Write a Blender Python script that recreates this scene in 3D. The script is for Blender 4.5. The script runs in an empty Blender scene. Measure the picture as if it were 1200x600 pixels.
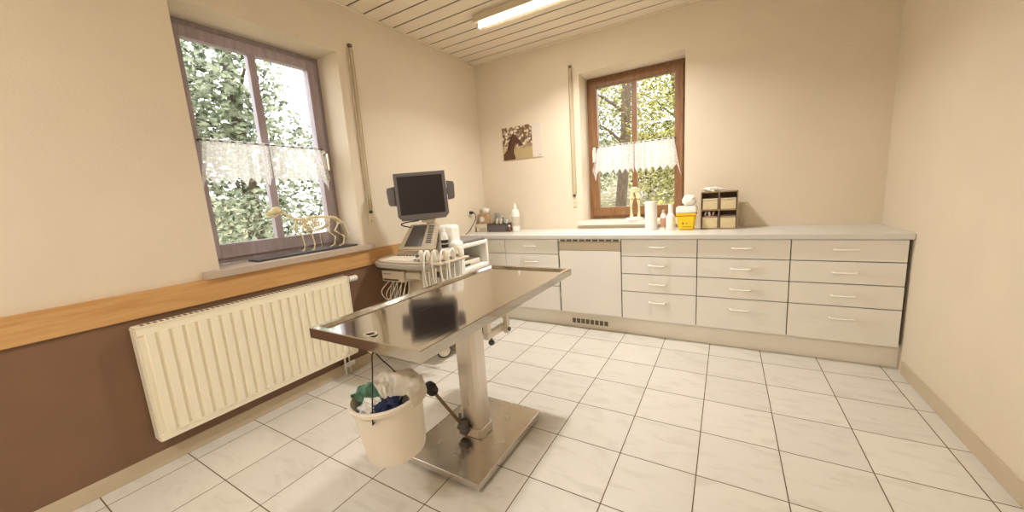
import bpy, bmesh, math, random
from mathutils import Vector, Matrix, noise
random.seed(7)
PI = math.pi
S = bpy.context.scene
COL = S.collection
H = 2.859           # ceiling height
XR = 3.63           # right wall
YR = -5.4           # rear wall

# ------------------------------------------------------------------ camera
def make_camera():
    yaw, pitch, roll, f = 0.53672, -0.16082, -0.06644, 426.64
    cy, sy = math.cos(yaw), math.sin(yaw)
    fw = Vector((-sy*math.cos(pitch), cy*math.cos(pitch), math.sin(pitch)))
    r = Vector((cy, sy, 0)); u = r.cross(fw)
    c, s = math.cos(roll), math.sin(roll)
    r2, u2 = c*r + s*u, -s*r + c*u
    cam = bpy.data.cameras.new('camera'); cam.sensor_width = 36; cam.lens = f/1200*36
    cam.sensor_fit = 'HORIZONTAL'; cam.clip_start = .02; cam.clip_end = 200
    o = bpy.data.objects.new('camera', cam); COL.objects.link(o)
    M = Matrix((r2, u2, -fw)).transposed().to_4x4()
    M.translation = Vector((2.60601, -3.79832, 1.31054))
    o.matrix_world = M
    S.camera = o
make_camera()

# ------------------------------------------------------------------ world, light, exposure
EXPOSURE = 0.20
KEY_W, SOFT_W, REAR_FILL_W = 33.0, 3.0, 42.0
WARM = (1.0, .975, .95); WARM2 = (1.0, .975, .95)
SKY = 3.6
S.view_settings.view_transform = 'Standard'
S.view_settings.look = 'None'
S.view_settings.gamma = 1.0
S.view_settings.exposure = EXPOSURE
S.view_settings.use_curve_mapping = False
w = bpy.data.worlds.new('overcast_sky'); S.world = w; w.use_nodes = True
bg = w.node_tree.nodes['Background']
bg.inputs[0].default_value = (.95, .98, 1.0, 1); bg.inputs[1].default_value = SKY

def area(name, loc, sx, sy, power, color, rot=(0, 0, 0), portal=False, spread=None):
    l = bpy.data.lights.new(name, 'AREA'); l.shape = 'RECTANGLE'; l.size = sx; l.size_y = sy
    l.energy = power; l.color = color
    o = bpy.data.objects.new(name, l); COL.objects.link(o); o.location = loc; o.rotation_euler = rot
    if portal: l.cycles.is_portal = True
    if spread: l.spread = math.radians(spread)
    return o
area('lamp_light_key', (1.60, -.915, 2.775), 0.18, .08, KEY_W, WARM, spread=142)
area('lamp_light_tube', (1.20, -.915, 2.774), .9, .10, SOFT_W, WARM2)
area('rear_fill_light', (1.55, -4.85, 2.775), .8, .10, REAR_FILL_W, WARM2)  # fill light for the room, set in an added fitting out of view
area('portal_back', (1.77, .30, 1.75), .98, 1.46, 1, (1, 1, 1), (-PI/2, 0, 0), True)
area('portal_left', (-.30, -2.34, 1.75), 1.46, .98, 1, (1, 1, 1), (0, -PI/2, 0), True)

# ------------------------------------------------------------------ mesh helpers
class MB:
    def __init__(s): s.bm = bmesh.new()
    def _add(s, b, M=None):
        if M is not None: bmesh.ops.transform(b, matrix=M, verts=b.verts)
        me = bpy.data.meshes.new('tmp'); b.to_mesh(me); b.free(); s.bm.from_mesh(me); bpy.data.meshes.remove(me)
        return s
    def obox(s, c, d, M=None, bev=0, seg=2):
        b = bmesh.new(); bmesh.ops.create_cube(b, size=1)
        bmesh.ops.scale(b, vec=d, verts=b.verts)
        if bev > 0:
            bmesh.ops.bevel(b, geom=list(b.edges), offset=min(bev, min(d)*.49), segments=seg, profile=.5, affect='EDGES')
        T = Matrix.Translation(c)
        return s._add(b, T @ M.to_4x4() if M is not None else T)
    def box(s, x0, x1, y0, y1, z0, z1, bev=0, seg=2):
        return s.obox(((x0+x1)/2, (y0+y1)/2, (z0+z1)/2), (abs(x1-x0), abs(y1-y0), abs(z1-z0)), None, bev, seg)
    def tube(s, pts, r, n=8, sub=5, caps=True):
        P = [Vector(p) for p in pts]
        rr = list(r) if isinstance(r, (list, tuple)) else [r]*len(P)
        if len(P) > 2 and sub > 1:
            Q, R2 = [], []
            for i in range(len(P)-1):
                a = P[max(i-1, 0)]; b = P[i]; c = P[i+1]; d = P[min(i+2, len(P)-1)]
                for k in range(sub):
                    t = k/sub
                    Q.append(.5*((2*b)+(c-a)*t+(2*a-5*b+4*c-d)*t*t+(3*b-a-3*c+d)*t**3))
                    R2.append(rr[i]*(1-t)+rr[i+1]*t)
            Q.append(P[-1]); R2.append(rr[-1]); P, rr = Q, R2
        bm = s.bm; rings = []
        up = None
        for i, p in enumerate(P):
            t = (P[min(i+1, len(P)-1)]-P[max(i-1, 0)])
            if t.length < 1e-9: t = Vector((0, 0, 1))
            t.normalize()
            if up is None:
                up = t.orthogonal().normalized()
            else:
                up = up - t*up.dot(t)
                up = up.normalized() if up.length > 1e-6 else t.orthogonal().normalized()
            v = t.cross(up)
            rings.append([bm.verts.new(p + rr[i]*(math.cos(2*PI*k/n)*up + math.sin(2*PI*k/n)*v)) for k in range(n)])
        for A, B in zip(rings[:-1], rings[1:]):
            for k in range(n): bm.faces.new((A[k], A[(k+1) % n], B[(k+1) % n], B[k]))
        if caps:
            bm.faces.new(rings[0][::-1]); bm.faces.new(rings[-1])
        return s
    def cyl(s, a, b, r, r2=None, n=24): return s.tube([a, b], [r, r if r2 is None else r2], n, 1)
    def lathe(s, prof, c=(0, 0, 0), n=32, M=None):
        b = bmesh.new(); rings = []
        for (r, z) in prof:
            if r < 1e-6: rings.append([b.verts.new((0, 0, z))])
            else: rings.append([b.verts.new((r*math.cos(2*PI*k/n), r*math.sin(2*PI*k/n), z)) for k in range(n)])
        for A, B in zip(rings[:-1], rings[1:]):
            if len(A) == 1 and len(B) == 1: continue
            for k in range(n):
                k2 = (k+1) % n
                if len(A) == 1: b.faces.new((A[0], B[k2], B[k]))
                elif len(B) == 1: b.faces.new((A[k], A[k2], B[0]))
                else: b.faces.new((A[k], A[k2], B[k2], B[k]))
        T = Matrix.Translation(c)
        return s._add(b, T @ M.to_4x4() if M is not None else T)
    def prism(s, poly, z0, z1, M=None, bev=0):
        b = bmesh.new()
        A = [b.verts.new((x, y, z0)) for x, y in poly]; B = [b.verts.new((x, y, z1)) for x, y in poly]
        n = len(poly)
        b.faces.new(A[::-1]); b.faces.new(B)
        for k in range(n): b.faces.new((A[k], A[(k+1) % n], B[(k+1) % n], B[k]))
        bmesh.ops.recalc_face_normals(b, faces=b.faces)
        if bev > 0:
            es = [e for e in b.edges if abs(e.verts[0].co.z-e.verts[1].co.z) < 1e-6]
            bmesh.ops.bevel(b, geom=es, offset=bev, segments=2, profile=.5, affect='EDGES')
        return s._add(b, M)
    def ball(s, c, r, sc=(1, 1, 1), M=None, sub=2, rough=0, seed=0):
        b = bmesh.new(); bmesh.ops.create_icosphere(b, subdivisions=sub, radius=1)
        for v in b.verts:
            k = 1.0
            if rough: k += rough*noise.noise(v.co*2.3+Vector((seed*3.1, seed*1.7, 0)))+rough*.5*noise.noise(v.co*5.7+Vector((0, seed*2.3, seed)))
            v.co = Vector((v.co.x*sc[0], v.co.y*sc[1], v.co.z*sc[2]))*r*k
        T = Matrix.Translation(c)
        return s._add(b, T @ M.to_4x4() if M is not None else T)
    def grid(s, fn, nu, nv):
        V = [[s.bm.verts.new(fn(i/nu, j/nv)) for j in range(nv+1)] for i in range(nu+1)]
        for i in range(nu):
            for j in range(nv): s.bm.faces.new((V[i][j], V[i+1][j], V[i+1][j+1], V[i][j+1]))
        return s
    def quad(s, a, b, c, d):
        s.bm.faces.new([s.bm.verts.new(p) for p in (a, b, c, d)]); return s

ORG = {}            # world origin of every thing, for its parts
def thing(name, label, cat, loc=(0, 0, 0), group=None, kind=None):
    o = bpy.data.objects.new(name, None); COL.objects.link(o); o.empty_display_size = .05
    o.location = loc; ORG[o.name] = Vector(loc)
    tag(o, label, cat, group, kind); return o
def tag(o, label=None, cat=None, group=None, kind=None):
    if label: o['label'] = label
    if cat: o['category'] = cat
    if group: o['group'] = group
    if kind: o['kind'] = kind
def put(name, mb, mat, parent=None, loc=None, smooth=35, solid=None):
    """mb is in world coordinates; links it as ONE mesh object"""
    bm = mb.bm
    org = ORG[parent.name] if parent is not None else Vector(loc) if loc is not None else None
    if org is None:
        lo = Vector((1e9,)*3); hi = -lo
        for v in bm.verts:
            for k in range(3): lo[k] = min(lo[k], v.co[k]); hi[k] = max(hi[k], v.co[k])
        org = Vector(((lo.x+hi.x)/2, (lo.y+hi.y)/2, lo.z))
    bmesh.ops.translate(bm, vec=-org, verts=bm.verts)
    bmesh.ops.recalc_face_normals(bm, faces=bm.faces)
    me = bpy.data.meshes.new(name); bm.to_mesh(me); bm.free()
    me.materials.append(mat)
    if smooth:
        me.shade_smooth(); me.set_sharp_from_angle(angle=math.radians(smooth))
    o = bpy.data.objects.new(name, me); COL.objects.link(o)
    if smooth and len(me.polygons) < 4000:
        wn = o.modifiers.new('weighted_normals', 'WEIGHTED_NORMAL'); wn.keep_sharp = True; wn.weight = 80
    if parent is not None: o.parent = parent
    else: o.location = org
    ORG[o.name] = org
    if solid:
        m = o.modifiers.new('thickness', 'SOLIDIFY'); m.thickness = solid; m.offset = 0
    return o
def single(name, mb, mat, label, cat, group=None, kind=None, **k):
    o = put(name, mb, mat, **k); tag(o, label, cat, group, kind); return o
def struct(name, mb, mat, parent=None, **k):
    o = put(name, mb, mat, parent, **k)
    if parent is None: o['kind'] = 'structure'
    return o
def copy_tree(o, parent=None):
    c = o.copy(); COL.objects.link(c)
    if parent is not None: c.parent = parent
    for ch in list(o.children): copy_tree(ch, c)
    return c

# ------------------------------------------------------------------ materials
def srgb(r, g, b):
    f = lambda c: (c/255)/12.92 if c <= 10 else ((c/255+.055)/1.055)**2.4
    return (f(r), f(g), f(b), 1)
def M(name, col, rough=.5, metal=0, var=0, scale=8, bump=0, bscale=None, stretch=None, emit=0, coat=0, spec=None, sss=0):
    m = bpy.data.materials.new(name); m.use_nodes = True
    nt = m.node_tree; N = nt.nodes; L = nt.links; p = N['Principled BSDF']
    p.inputs['Base Color'].default_value = col; p.inputs['Roughness'].default_value = rough; p.inputs['Metallic'].default_value = metal
    if coat: p.inputs['Coat Weight'].default_value = coat
    if spec is not None: p.inputs['Specular IOR Level'].default_value = spec
    if emit:
        p.inputs['Emission Color'].default_value = col; p.inputs['Emission Strength'].default_value = emit
    tc = N.new('ShaderNodeTexCoord'); mp = N.new('ShaderNodeMapping'); L.new(tc.outputs['Object'], mp.inputs[0])
    if stretch: mp.inputs['Scale'].default_value = stretch
    if var or bump:
        nz = N.new('ShaderNodeTexNoise'); nz.inputs['Scale'].default_value = scale; nz.inputs['Detail'].default_value = 5
        L.new(mp.outputs[0], nz.inputs['Vector'])
    if var:
        mx = N.new('ShaderNodeMixRGB'); mx.blend_type = 'MULTIPLY'; mx.inputs[0].default_value = 1
        rp = N.new('ShaderNodeValToRGB')
        rp.color_ramp.elements[0].position = .3; rp.color_ramp.elements[1].position = .7
        rp.color_ramp.elements[0].color = (1-var, 1-var, 1-var, 1); rp.color_ramp.elements[1].color = (1, 1, 1, 1)
        L.new(nz.outputs['Fac'], rp.inputs[0]); mx.inputs[1].default_value = col; L.new(rp.outputs[0], mx.inputs[2])
        L.new(mx.outputs[0], p.inputs['Base Color'])
    if bump:
        nb = nz
        if bscale:
            nb = N.new('ShaderNodeTexNoise'); nb.inputs['Scale'].default_value = bscale; nb.inputs['Detail'].default_value = 3
            L.new(mp.outputs[0], nb.inputs['Vector'])
        bp = N.new('ShaderNodeBump'); bp.inputs['Strength'].default_value = bump; bp.inputs['Distance'].default_value = .004
        L.new(nb.outputs['Fac'], bp.inputs['Height']); L.new(bp.outputs[0], p.inputs['Normal'])
    return m
def wood(name, c1, c2, scale, stretch, rough=.4):
    m = M(name, c1, rough); nt = m.node_tree; N = nt.nodes; L = nt.links; p = N['Principled BSDF']
    tc = N.new('ShaderNodeTexCoord'); mp = N.new('ShaderNodeMapping'); mp.inputs['Scale'].default_value = stretch
    nz = N.new('ShaderNodeTexNoise'); nz.inputs['Scale'].default_value = scale; nz.inputs['Detail'].default_value = 6; nz.inputs['Distortion'].default_value = .6
    rp = N.new('ShaderNodeValToRGB'); rp.color_ramp.elements[0].position = .3; rp.color_ramp.elements[1].position = .72
    rp.color_ramp.elements[0].color = c2; rp.color_ramp.elements[1].color = c1
    L.new(tc.outputs['Object'], mp.inputs[0]); L.new(mp.outputs[0], nz.inputs['Vector']); L.new(nz.outputs['Fac'], rp.inputs[0]); L.new(rp.outputs[0], p.inputs['Base Color'])
    return m
def glass_mat(name, tint=(1, 1, 1, 1), alpha=.93, rough=0.0):
    m = bpy.data.materials.new(name); m.use_nodes = True; nt = m.node_tree; N = nt.nodes; L = nt.links
    N.remove(N['Principled BSDF']); out = N['Material Output']
    t = N.new('ShaderNodeBsdfTransparent'); t.inputs[0].default_value = tint
    g = N.new('ShaderNodeBsdfGlossy'); g.inputs['Roughness'].default_value = rough
    fr = N.new('ShaderNodeFresnel'); fr.inputs[0].default_value = 1.45
    ge = N.new('ShaderNodeNewGeometry'); ff = N.new('ShaderNodeMath'); ff.operation = 'SUBTRACT'; ff.inputs[0].default_value = 1; L.new(ge.outputs['Backfacing'], ff.inputs[1])
    fm = N.new('ShaderNodeMath'); fm.operation = 'MULTIPLY'; L.new(fr.outputs[0], fm.inputs[0]); L.new(ff.outputs[0], fm.inputs[1])
    mx = N.new('ShaderNodeMixShader'); L.new(fm.outputs[0], mx.inputs[0]); L.new(t.outputs[0], mx.inputs[1]); L.new(g.outputs[0], mx.inputs[2]); L.new(mx.outputs[0], out.inputs[0])
    return m
def lace_mat(name, base=.45, scale=60, col=(.95, .93, .9, 1)):
    m = bpy.data.materials.new(name); m.use_nodes = True; nt = m.node_tree; N = nt.nodes; L = nt.links
    N.remove(N['Principled BSDF']); out = N['Material Output']
    t = N.new('ShaderNodeBsdfTransparent'); d = N.new('ShaderNodeBsdfDiffuse'); tl = N.new('ShaderNodeBsdfTranslucent')
    d.inputs[0].default_value = col; tl.inputs[0].default_value = col
    m1 = N.new('ShaderNodeMixShader'); m1.inputs[0].default_value = .5; L.new(d.outputs[0], m1.inputs[1]); L.new(tl.outputs[0], m1.inputs[2])
    tc = N.new('ShaderNodeTexCoord'); v = N.new('ShaderNodeTexVoronoi'); v.inputs['Scale'].default_value = scale
    L.new(tc.outputs['Object'], v.inputs['Vector'])
    rp = N.new('ShaderNodeValToRGB'); rp.color_ramp.elements[0].position = .15; rp.color_ramp.elements[1].position = .6
    a, b = min(1, base+.3), base-.05
    rp.color_ramp.elements[0].color = (a, a, a, 1); rp.color_ramp.elements[1].color = (b, b, b, 1)
    L.new(v.outputs['Distance'], rp.inputs[0])
    m2 = N.new('ShaderNodeMixShader'); L.new(rp.outputs[0], m2.inputs[0]); L.new(t.outputs[0], m2.inputs[1]); L.new(m1.outputs[0], m2.inputs[2]); L.new(m2.outputs[0], out.inputs[0])
    return m

m_wall = M('wall_paint', srgb(232, 218, 195), .85, var=.05, scale=2.5, bump=.5, bscale=90)
m_ceil = M('ceiling_board', srgb(240, 227, 204), .55, var=.05, scale=3, stretch=(1, 20, 1))
m_gap = M('ceiling_gap', srgb(74, 50, 26), .9)
m_cab = M('cabinet_melamine', srgb(242, 237, 228), .35, var=.02, scale=3)
m_cabdark = M('cabinet_carcass', srgb(118, 100, 78), .6)
m_top = M('worktop_laminate', srgb(220, 216, 208), .3, var=.02, scale=20)
m_handle = M('cream_handle', srgb(245, 240, 228), .3)
m_plinth = M('plinth_board', srgb(243, 236, 222), .45, var=.03, scale=5)
m_grille = M('grille_dark', srgb(112, 98, 84), .6)
m_steel = None
m_sill = M('sill_stone', srgb(196, 178, 160), .3, var=.08, scale=30)
m_sillw = M('sill_white', srgb(240, 232, 214), .3, var=.03, scale=20)
m_frame = wood('window_wood', srgb(154, 112, 74), srgb(122, 84, 54), 6, (6, 6, .7), .35)
m_framep = wood('window_wood_hazed', srgb(178, 164, 170), srgb(156, 142, 148), 6, (6, 6, .7), .35)  # haze and sky reflection mixed into the left frame's wood tone
m_rail = wood('oak_rail', srgb(214, 170, 112), srgb(196, 146, 88), 5, (5, .7, 8), .4)
m_brown = M('brown_panel', srgb(130, 98, 74), .55, var=.1, scale=4)
m_skirt = M('skirting_tile', srgb(205, 188, 160), .4, var=.05, scale=6)
m_radiator = M('radiator_enamel', srgb(250, 241, 216), .35)
m_white = M('white_plastic', srgb(240, 236, 226), .4)
m_offwhite = M('offwhite_plastic', srgb(230, 220, 200), .42)
m_beige = M('beige_plastic', srgb(205, 190, 165), .45)
m_lgrey = M('light_grey_plastic', srgb(170, 162, 150), .45)
m_grey = M('grey_plastic', srgb(104, 96, 94), .45)
m_tray = M('tray_grey', srgb(138, 130, 122), .45)
m_dgrey = M('dark_grey_plastic', srgb(70, 64, 60), .45)
m_black = M('black_rubber', srgb(30, 26, 24), .6)
m_screen = M('dark_screen', srgb(44, 37, 35), .4, spec=.3)
m_chrome = M('chrome', (.8, .77, .72, 1), .15, 1)
m_bone = M('bone', srgb(236, 222, 178), .5, var=.15, scale=40)
m_boney = M('yellow_bone', srgb(244, 230, 180), .5, var=.12, scale=40)
m_yellow = M('yellow_plastic', srgb(246, 206, 30), .4)
m_yellowd = M('yellow_label_ink', srgb(90, 70, 20), .6)
m_bag = M('blue_fabric', srgb(28, 42, 78), .7, var=.3, scale=30, bump=.5)
m_pane = glass_mat('window_glass')
m_lace = lace_mat('lace_curtain', .74, 70)
m_tissue = M('white_tissue', srgb(244, 240, 230), .9, var=.05, scale=20)
m_plate = M('cream_plate', srgb(228, 212, 182), .45)
m_lever = M('bronze_lever', srgb(128, 104, 76), .4, .6)
m_strap = M('strap_webbing', srgb(206, 186, 150), .8, var=.1, scale=60)
m_tube = M('lit_tube', (1, .93, .78, 1), .4, emit=9)
m_lampmetal = M('lamp_metal', srgb(228, 214, 186), .4)

def steel(name, rough, stretch, bump=.03, col=(.56, .53, .48, 1)):
    m = bpy.data.materials.new(name); m.use_nodes = True; nt = m.node_tree; N = nt.nodes; L = nt.links; p = N['Principled BSDF']
    p.inputs['Metallic'].default_value = 1; p.inputs['Base Color'].default_value = col
    tc = N.new('ShaderNodeTexCoord'); mp = N.new('ShaderNodeMapping'); mp.inputs['Scale'].default_value = stretch
    nz = N.new('ShaderNodeTexNoise'); nz.inputs['Scale'].default_value = 6; nz.inputs['Detail'].default_value = 6
    L.new(tc.outputs['Object'], mp.inputs[0]); L.new(mp.outputs[0], nz.inputs['Vector'])
    mr = N.new('ShaderNodeMapRange'); mr.inputs[1].default_value = .3; mr.inputs[2].default_value = .7
    mr.inputs[3].default_value = rough*.7; mr.inputs[4].default_value = rough*1.35
    L.new(nz.outputs['Fac'], mr.inputs[0]); L.new(mr.outputs[0], p.inputs['Roughness'])
    bp = N.new('ShaderNodeBump'); bp.inputs['Strength'].default_value = bump; bp.inputs['Distance'].default_value = .001
    L.new(nz.outputs['Fac'], bp.inputs['Height']); L.new(bp.outputs[0], p.inputs['Normal'])
    return m
m_steel = steel('brushed_steel', .085, (30, 1.5, 1), .02, (.60, .57, .52, 1))
m_steelb = steel('brushed_steel_base', .22, (3, 3, 1), 0, (.64, .60, .55, 1))
m_steelc = steel('brushed_steel_column', .38, (25, 25, .8), .03, (.74, .69, .62, 1))

def tile_mat():
    m = bpy.data.materials.new('floor_tiles'); m.use_nodes = True; nt = m.node_tree; N = nt.nodes; L = nt.links; p = N['Principled BSDF']
    g = N.new('ShaderNodeNewGeometry'); mp = N.new('ShaderNodeMapping'); T = .342
    mp.vector_type = 'POINT'; mp.inputs['Location'].default_value = (-1.832/T+40, 1.4496/T+40, 0); mp.inputs['Scale'].default_value = (1/T, 1/T, 1/T)
    L.new(g.outputs['Position'], mp.inputs[0])
    sx = N.new('ShaderNodeSeparateXYZ'); L.new(mp.outputs[0], sx.inputs[0])
    def math_(op, a, b=None):
        n = N.new('ShaderNodeMath'); n.operation = op
        for i, v in enumerate((a, b)):
            if v is None: continue
            if isinstance(v, (int, float)): n.inputs[i].default_value = v
            else: L.new(v, n.inputs[i])
        return n.outputs[0]
    def edge(c):
        f = math_('FRACT', c); return math_('MINIMUM', f, math_('SUBTRACT', 1.0, f))
    d = math_('MINIMUM', edge(sx.outputs[0]), edge(sx.outputs[1]))
    grout = math_('LESS_THAN', d, .0072)
    fx = math_('FLOOR', sx.outputs[0]); fy = math_('FLOOR', sx.outputs[1])
    cm = N.new('ShaderNodeCombineXYZ'); L.new(fx, cm.inputs[0]); L.new(fy, cm.inputs[1])
    wn = N.new('ShaderNodeTexWhiteNoise'); wn.noise_dimensions = '2D'; L.new(cm.outputs[0], wn.inputs['Vector'])
    # veins, shifted per tile
    add = N.new('ShaderNodeVectorMath'); add.operation = 'MULTIPLY_ADD'; L.new(wn.outputs['Color'], add.inputs[0]); add.inputs[1].default_value = (9, 9, 9); L.new(mp.outputs[0], add.inputs[2])
    mp2 = N.new('ShaderNodeMapping'); mp2.inputs['Rotation'].default_value = (0, 0, .6); mp2.inputs['Scale'].default_value = (1, 2.6, 1); L.new(add.outputs[0], mp2.inputs[0])
    nz = N.new('ShaderNodeTexNoise'); nz.inputs['Scale'].default_value = 1.8; nz.inputs['Detail'].default_value = 7; nz.inputs['Roughness'].default_value = .6; nz.inputs['Distortion'].default_value = .8
    L.new(mp2.outputs[0], nz.inputs['Vector'])
    rp = N.new('ShaderNodeValToRGB'); e = rp.color_ramp.elements
    e[0].position = .30; e[0].color = srgb(210, 203, 190); e[1].position = .50; e[1].color = srgb(222, 216, 205)
    L.new(nz.outputs['Fac'], rp.inputs[0])
    hv = N.new('ShaderNodeHueSaturation'); L.new(rp.outputs[0], hv.inputs['Color'])
    mr = N.new('ShaderNodeMapRange'); L.new(wn.outputs['Value'], mr.inputs[0]); mr.inputs[3].default_value = .95; mr.inputs[4].default_value = 1.03
    L.new(mr.outputs[0], hv.inputs['Value'])
    mx = N.new('ShaderNodeMixRGB'); L.new(grout, mx.inputs[0]); L.new(hv.outputs[0], mx.inputs[1]); mx.inputs[2].default_value = srgb(112, 90, 66)
    L.new(mx.outputs[0], p.inputs['Base Color'])
    r2 = N.new('ShaderNodeMapRange'); L.new(grout, r2.inputs[0]); r2.inputs[3].default_value = .32; r2.inputs[4].default_value = .9
    L.new(r2.outputs[0], p.inputs['Roughness'])
    bp = N.new('ShaderNodeBump'); bp.invert = True; bp.inputs['Strength'].default_value = .5; bp.inputs['Distance'].default_value = .002
    L.new(grout, bp.inputs['Height']); L.new(bp.outputs[0], p.inputs['Normal'])
    return m
m_tile = tile_mat()

# ------------------------------------------------------------------ room shell
WB = (1.274, 2.262, 1.0, 2.496)          # back window hole x0 x1 z0 z1
WL = (-2.84, -1.84, 1.0, 2.496)          # left window hole y0 y1 z0 z1
T = .34
struct('floor', MB().box(-T, XR+T, YR-T, T, -.12, 0), m_tile, smooth=0)
mb = MB()
mb.box(-T, WB[0], 0, T, 0, H+.12).box(WB[1], XR+T, 0, T, 0, H+.12).box(WB[0], WB[1], 0, T, 0, WB[2]-.045).box(WB[0], WB[1], 0, T, WB[3], H+.12)
struct('wall_back', mb, m_wall, smooth=0)
mb = MB()
mb.box(-T, 0, WL[1], 0, 0, H+.12).box(-T, 0, YR, WL[0], 0, H+.12).box(-T, 0, WL[0], WL[1], 0, WL[2]-.045).box(-T, 0, WL[0], WL[1], WL[3], H+.12)
struct('wall_left', mb, m_wall, smooth=0)
struct('wall_right', MB().box(XR, XR+T, YR, 0, 0, H+.12), m_wall, smooth=0)
struct('wall_rear', MB().box(-T, XR+T, YR-T, YR, 0, H+.12), m_wall, smooth=0)
# ceiling: boards along x with dark joints
mb = MB(); y = -.142+.156
ys = [0.0]+[-.142-.156*k for k in range(0, 40) if -.142-.156*k > YR]+[YR]
for a, b in zip(ys[:-1], ys[1:]):
    mb.box(0.0, XR, b+.008, a-.008 if a < 0 else a, H, H+.005)
ceil = struct('ceiling', mb, m_ceil, smooth=0)
ceil_back = put('joint_backing', MB().box(0, XR, YR, 0, H+.0065, H+.11), m_gap, ceil, smooth=0)
mb = MB(); mb.box(0, XR, -.016, -.0005, H-.016, H-.0005, .003)
struct('trim_1', mb, m_ceil)
mb = MB(); mb.box(.0005, .014, YR, -.017, H-.014, H-.0005, .003)
struct('trim_2', mb, m_ceil)
# left wall lower part: oak rail, brown panel, skirting
struct('trim_3', MB().box(.0005, .028, -4.2, -1.30, .822, .955, .004), m_rail)
struct('trim_4', MB().box(.0005, .012, -4.2, -1.30, .085, .821), m_brown)
struct('baseboard_left', MB().box(.0005, .013, YR, -.62, .0005, .084, .002), m_skirt)
struct('baseboard_right', MB().box(XR-.013, XR-.0005, YR, -.62, .0005, .084, .002), m_skirt)

# ------------------------------------------------------------------ windows
def make_window(name, wm, sillm, left):
    """built for a hole along local u (0..1 m), depth v outwards, then mapped to the wall"""
    if left:
        P = lambda u, v, z: (-v, WL[1]-u, z); W = WL[1]-WL[0]; z0, z1 = WL[2], WL[3]
    else:
        P = lambda u, v, z: (WB[0]+u, v, z); W = WB[1]-WB[0]; z0, z1 = WB[2], WB[3]
    def B(mb, u0, u1, v0, v1, za, zb, bev=.004):
        a = P(u0, v0, za); b = P(u1, v1, zb)
        return mb.box(min(a[0], b[0]), max(a[0], b[0]), min(a[1], b[1]), max(a[1], b[1]), za, zb, bev)
    root = thing(name, None, None, P(W/2, .25, z0), kind='structure')
    g = .001
    mb = MB()                                          # outer frame
    B(mb, g, .055, .25, .32, z0, z1-g); B(mb, W-.055, W-g, .25, .32, z0, z1-g)
    B(mb, .055, W-.055, .25, .32, z1-.055, z1-g); B(mb, .055, W-.055, .25, .32, z0, z0+.06)
    put('window_frame', mb, wm, root)
    mb = MB()                                          # sash with centre bar
    a, b = .036, .112; v0, v1 = .228, .292
    B(mb, a, b, v0, v1, z0+.035, z1-.04, .007); B(mb, W-b, W-a, v0, v1, z0+.035, z1-.04, .007)
    B(mb, b-.002, W-b+.002, v0, v1, z1-.108, z1-.04, .007); B(mb, b-.002, W-b+.002, v0, v1, z0+.035, z0+.128, .007)
    sash = put('sash', mb, wm, root)
    put('glazing_bar', B(MB(), W/2-.026, W/2+.026, .236, .284, z0+.12, z1-.10, .006), wm, root)
    put('glass_pane', B(MB(), b-.01, W-b+.01, .262, .268, z0+.11, z1-.10, 0), m_pane, root, smooth=0)
    if left:
        mb = MB(); B(mb, -.09, W+.09, -.055, .249, .955, .998, .005)
    else:
        mb = MB(); B(mb, -.055, W+.055, -.045, .249, .957, .998, .006)
    put('window_sill', mb, sillm, root)
    hu = .074
    mb = MB(); B(mb, hu-.014, hu+.014, .218, .23, 1.64, 1.78, .004)
    c = P(hu, .215, 1.745); d = P(hu, .185, 1.745); e = P(hu, .183, 1.62)
    mb.cyl(c, d, .009, n=12); mb.tube([d, P(hu, .182, 1.70), e], .009, 10, 4)
    put('handle', mb, m_white if not left else m_chrome, root)
    return P
PB = make_window('window_2', m_frame, m_sillw, False)
PL = make_window('window_1', m_framep, m_sill, True)

# ------------------------------------------------------------------ ceiling lamp and added rear fill lamp
def make_lamp(x0, x1, yc, label):
    root = thing('ceiling_lamp', label, 'ceiling lamp', ((x0+x1)/2, yc, H))
    mb = MB(); poly = [(-.055, 0), (-.05, -.055), (.05, -.055), (.055, 0)]
    Mx = Matrix(((0, 0, 1, x0), (1, 0, 0, yc), (0, 1, 0, H-.001), (0, 0, 0, 1)))
    mb.prism(poly, 0, x1-x0, Mx); put('housing', mb, m_lampmetal, root)
    mb = MB()
    for s in (-1, 1):
        mb.obox(((x0+x1)/2, yc+s*.063, H-.062), (x1-x0, .045, .003), Matrix.Rotation(s*-.25, 3, 'X'))
    put('reflector', mb, m_lampmetal, root)
    mb = MB().cyl((x0+.04, yc, H-.072), (x1-.04, yc, H-.072), .013, n=16); put('tube', mb, m_tube, root)
    for x in (x0+.008, x1-.03): put('tube_holder', MB().box(x, x+.022, yc-.02, yc+.02, H-.092, H-.056, .004), m_white, root)
    return root
make_lamp(.69, 2.22, -.915, 'fluorescent batten lamp on the ceiling, with one lit tube, nearest the corner')
make_lamp(.79, 2.32, -4.85, 'added fill lamp shaped as a batten on the ceiling near the rear wall, unseen behind the camera')  # invented fitting behind the camera that carries the fill light

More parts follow.
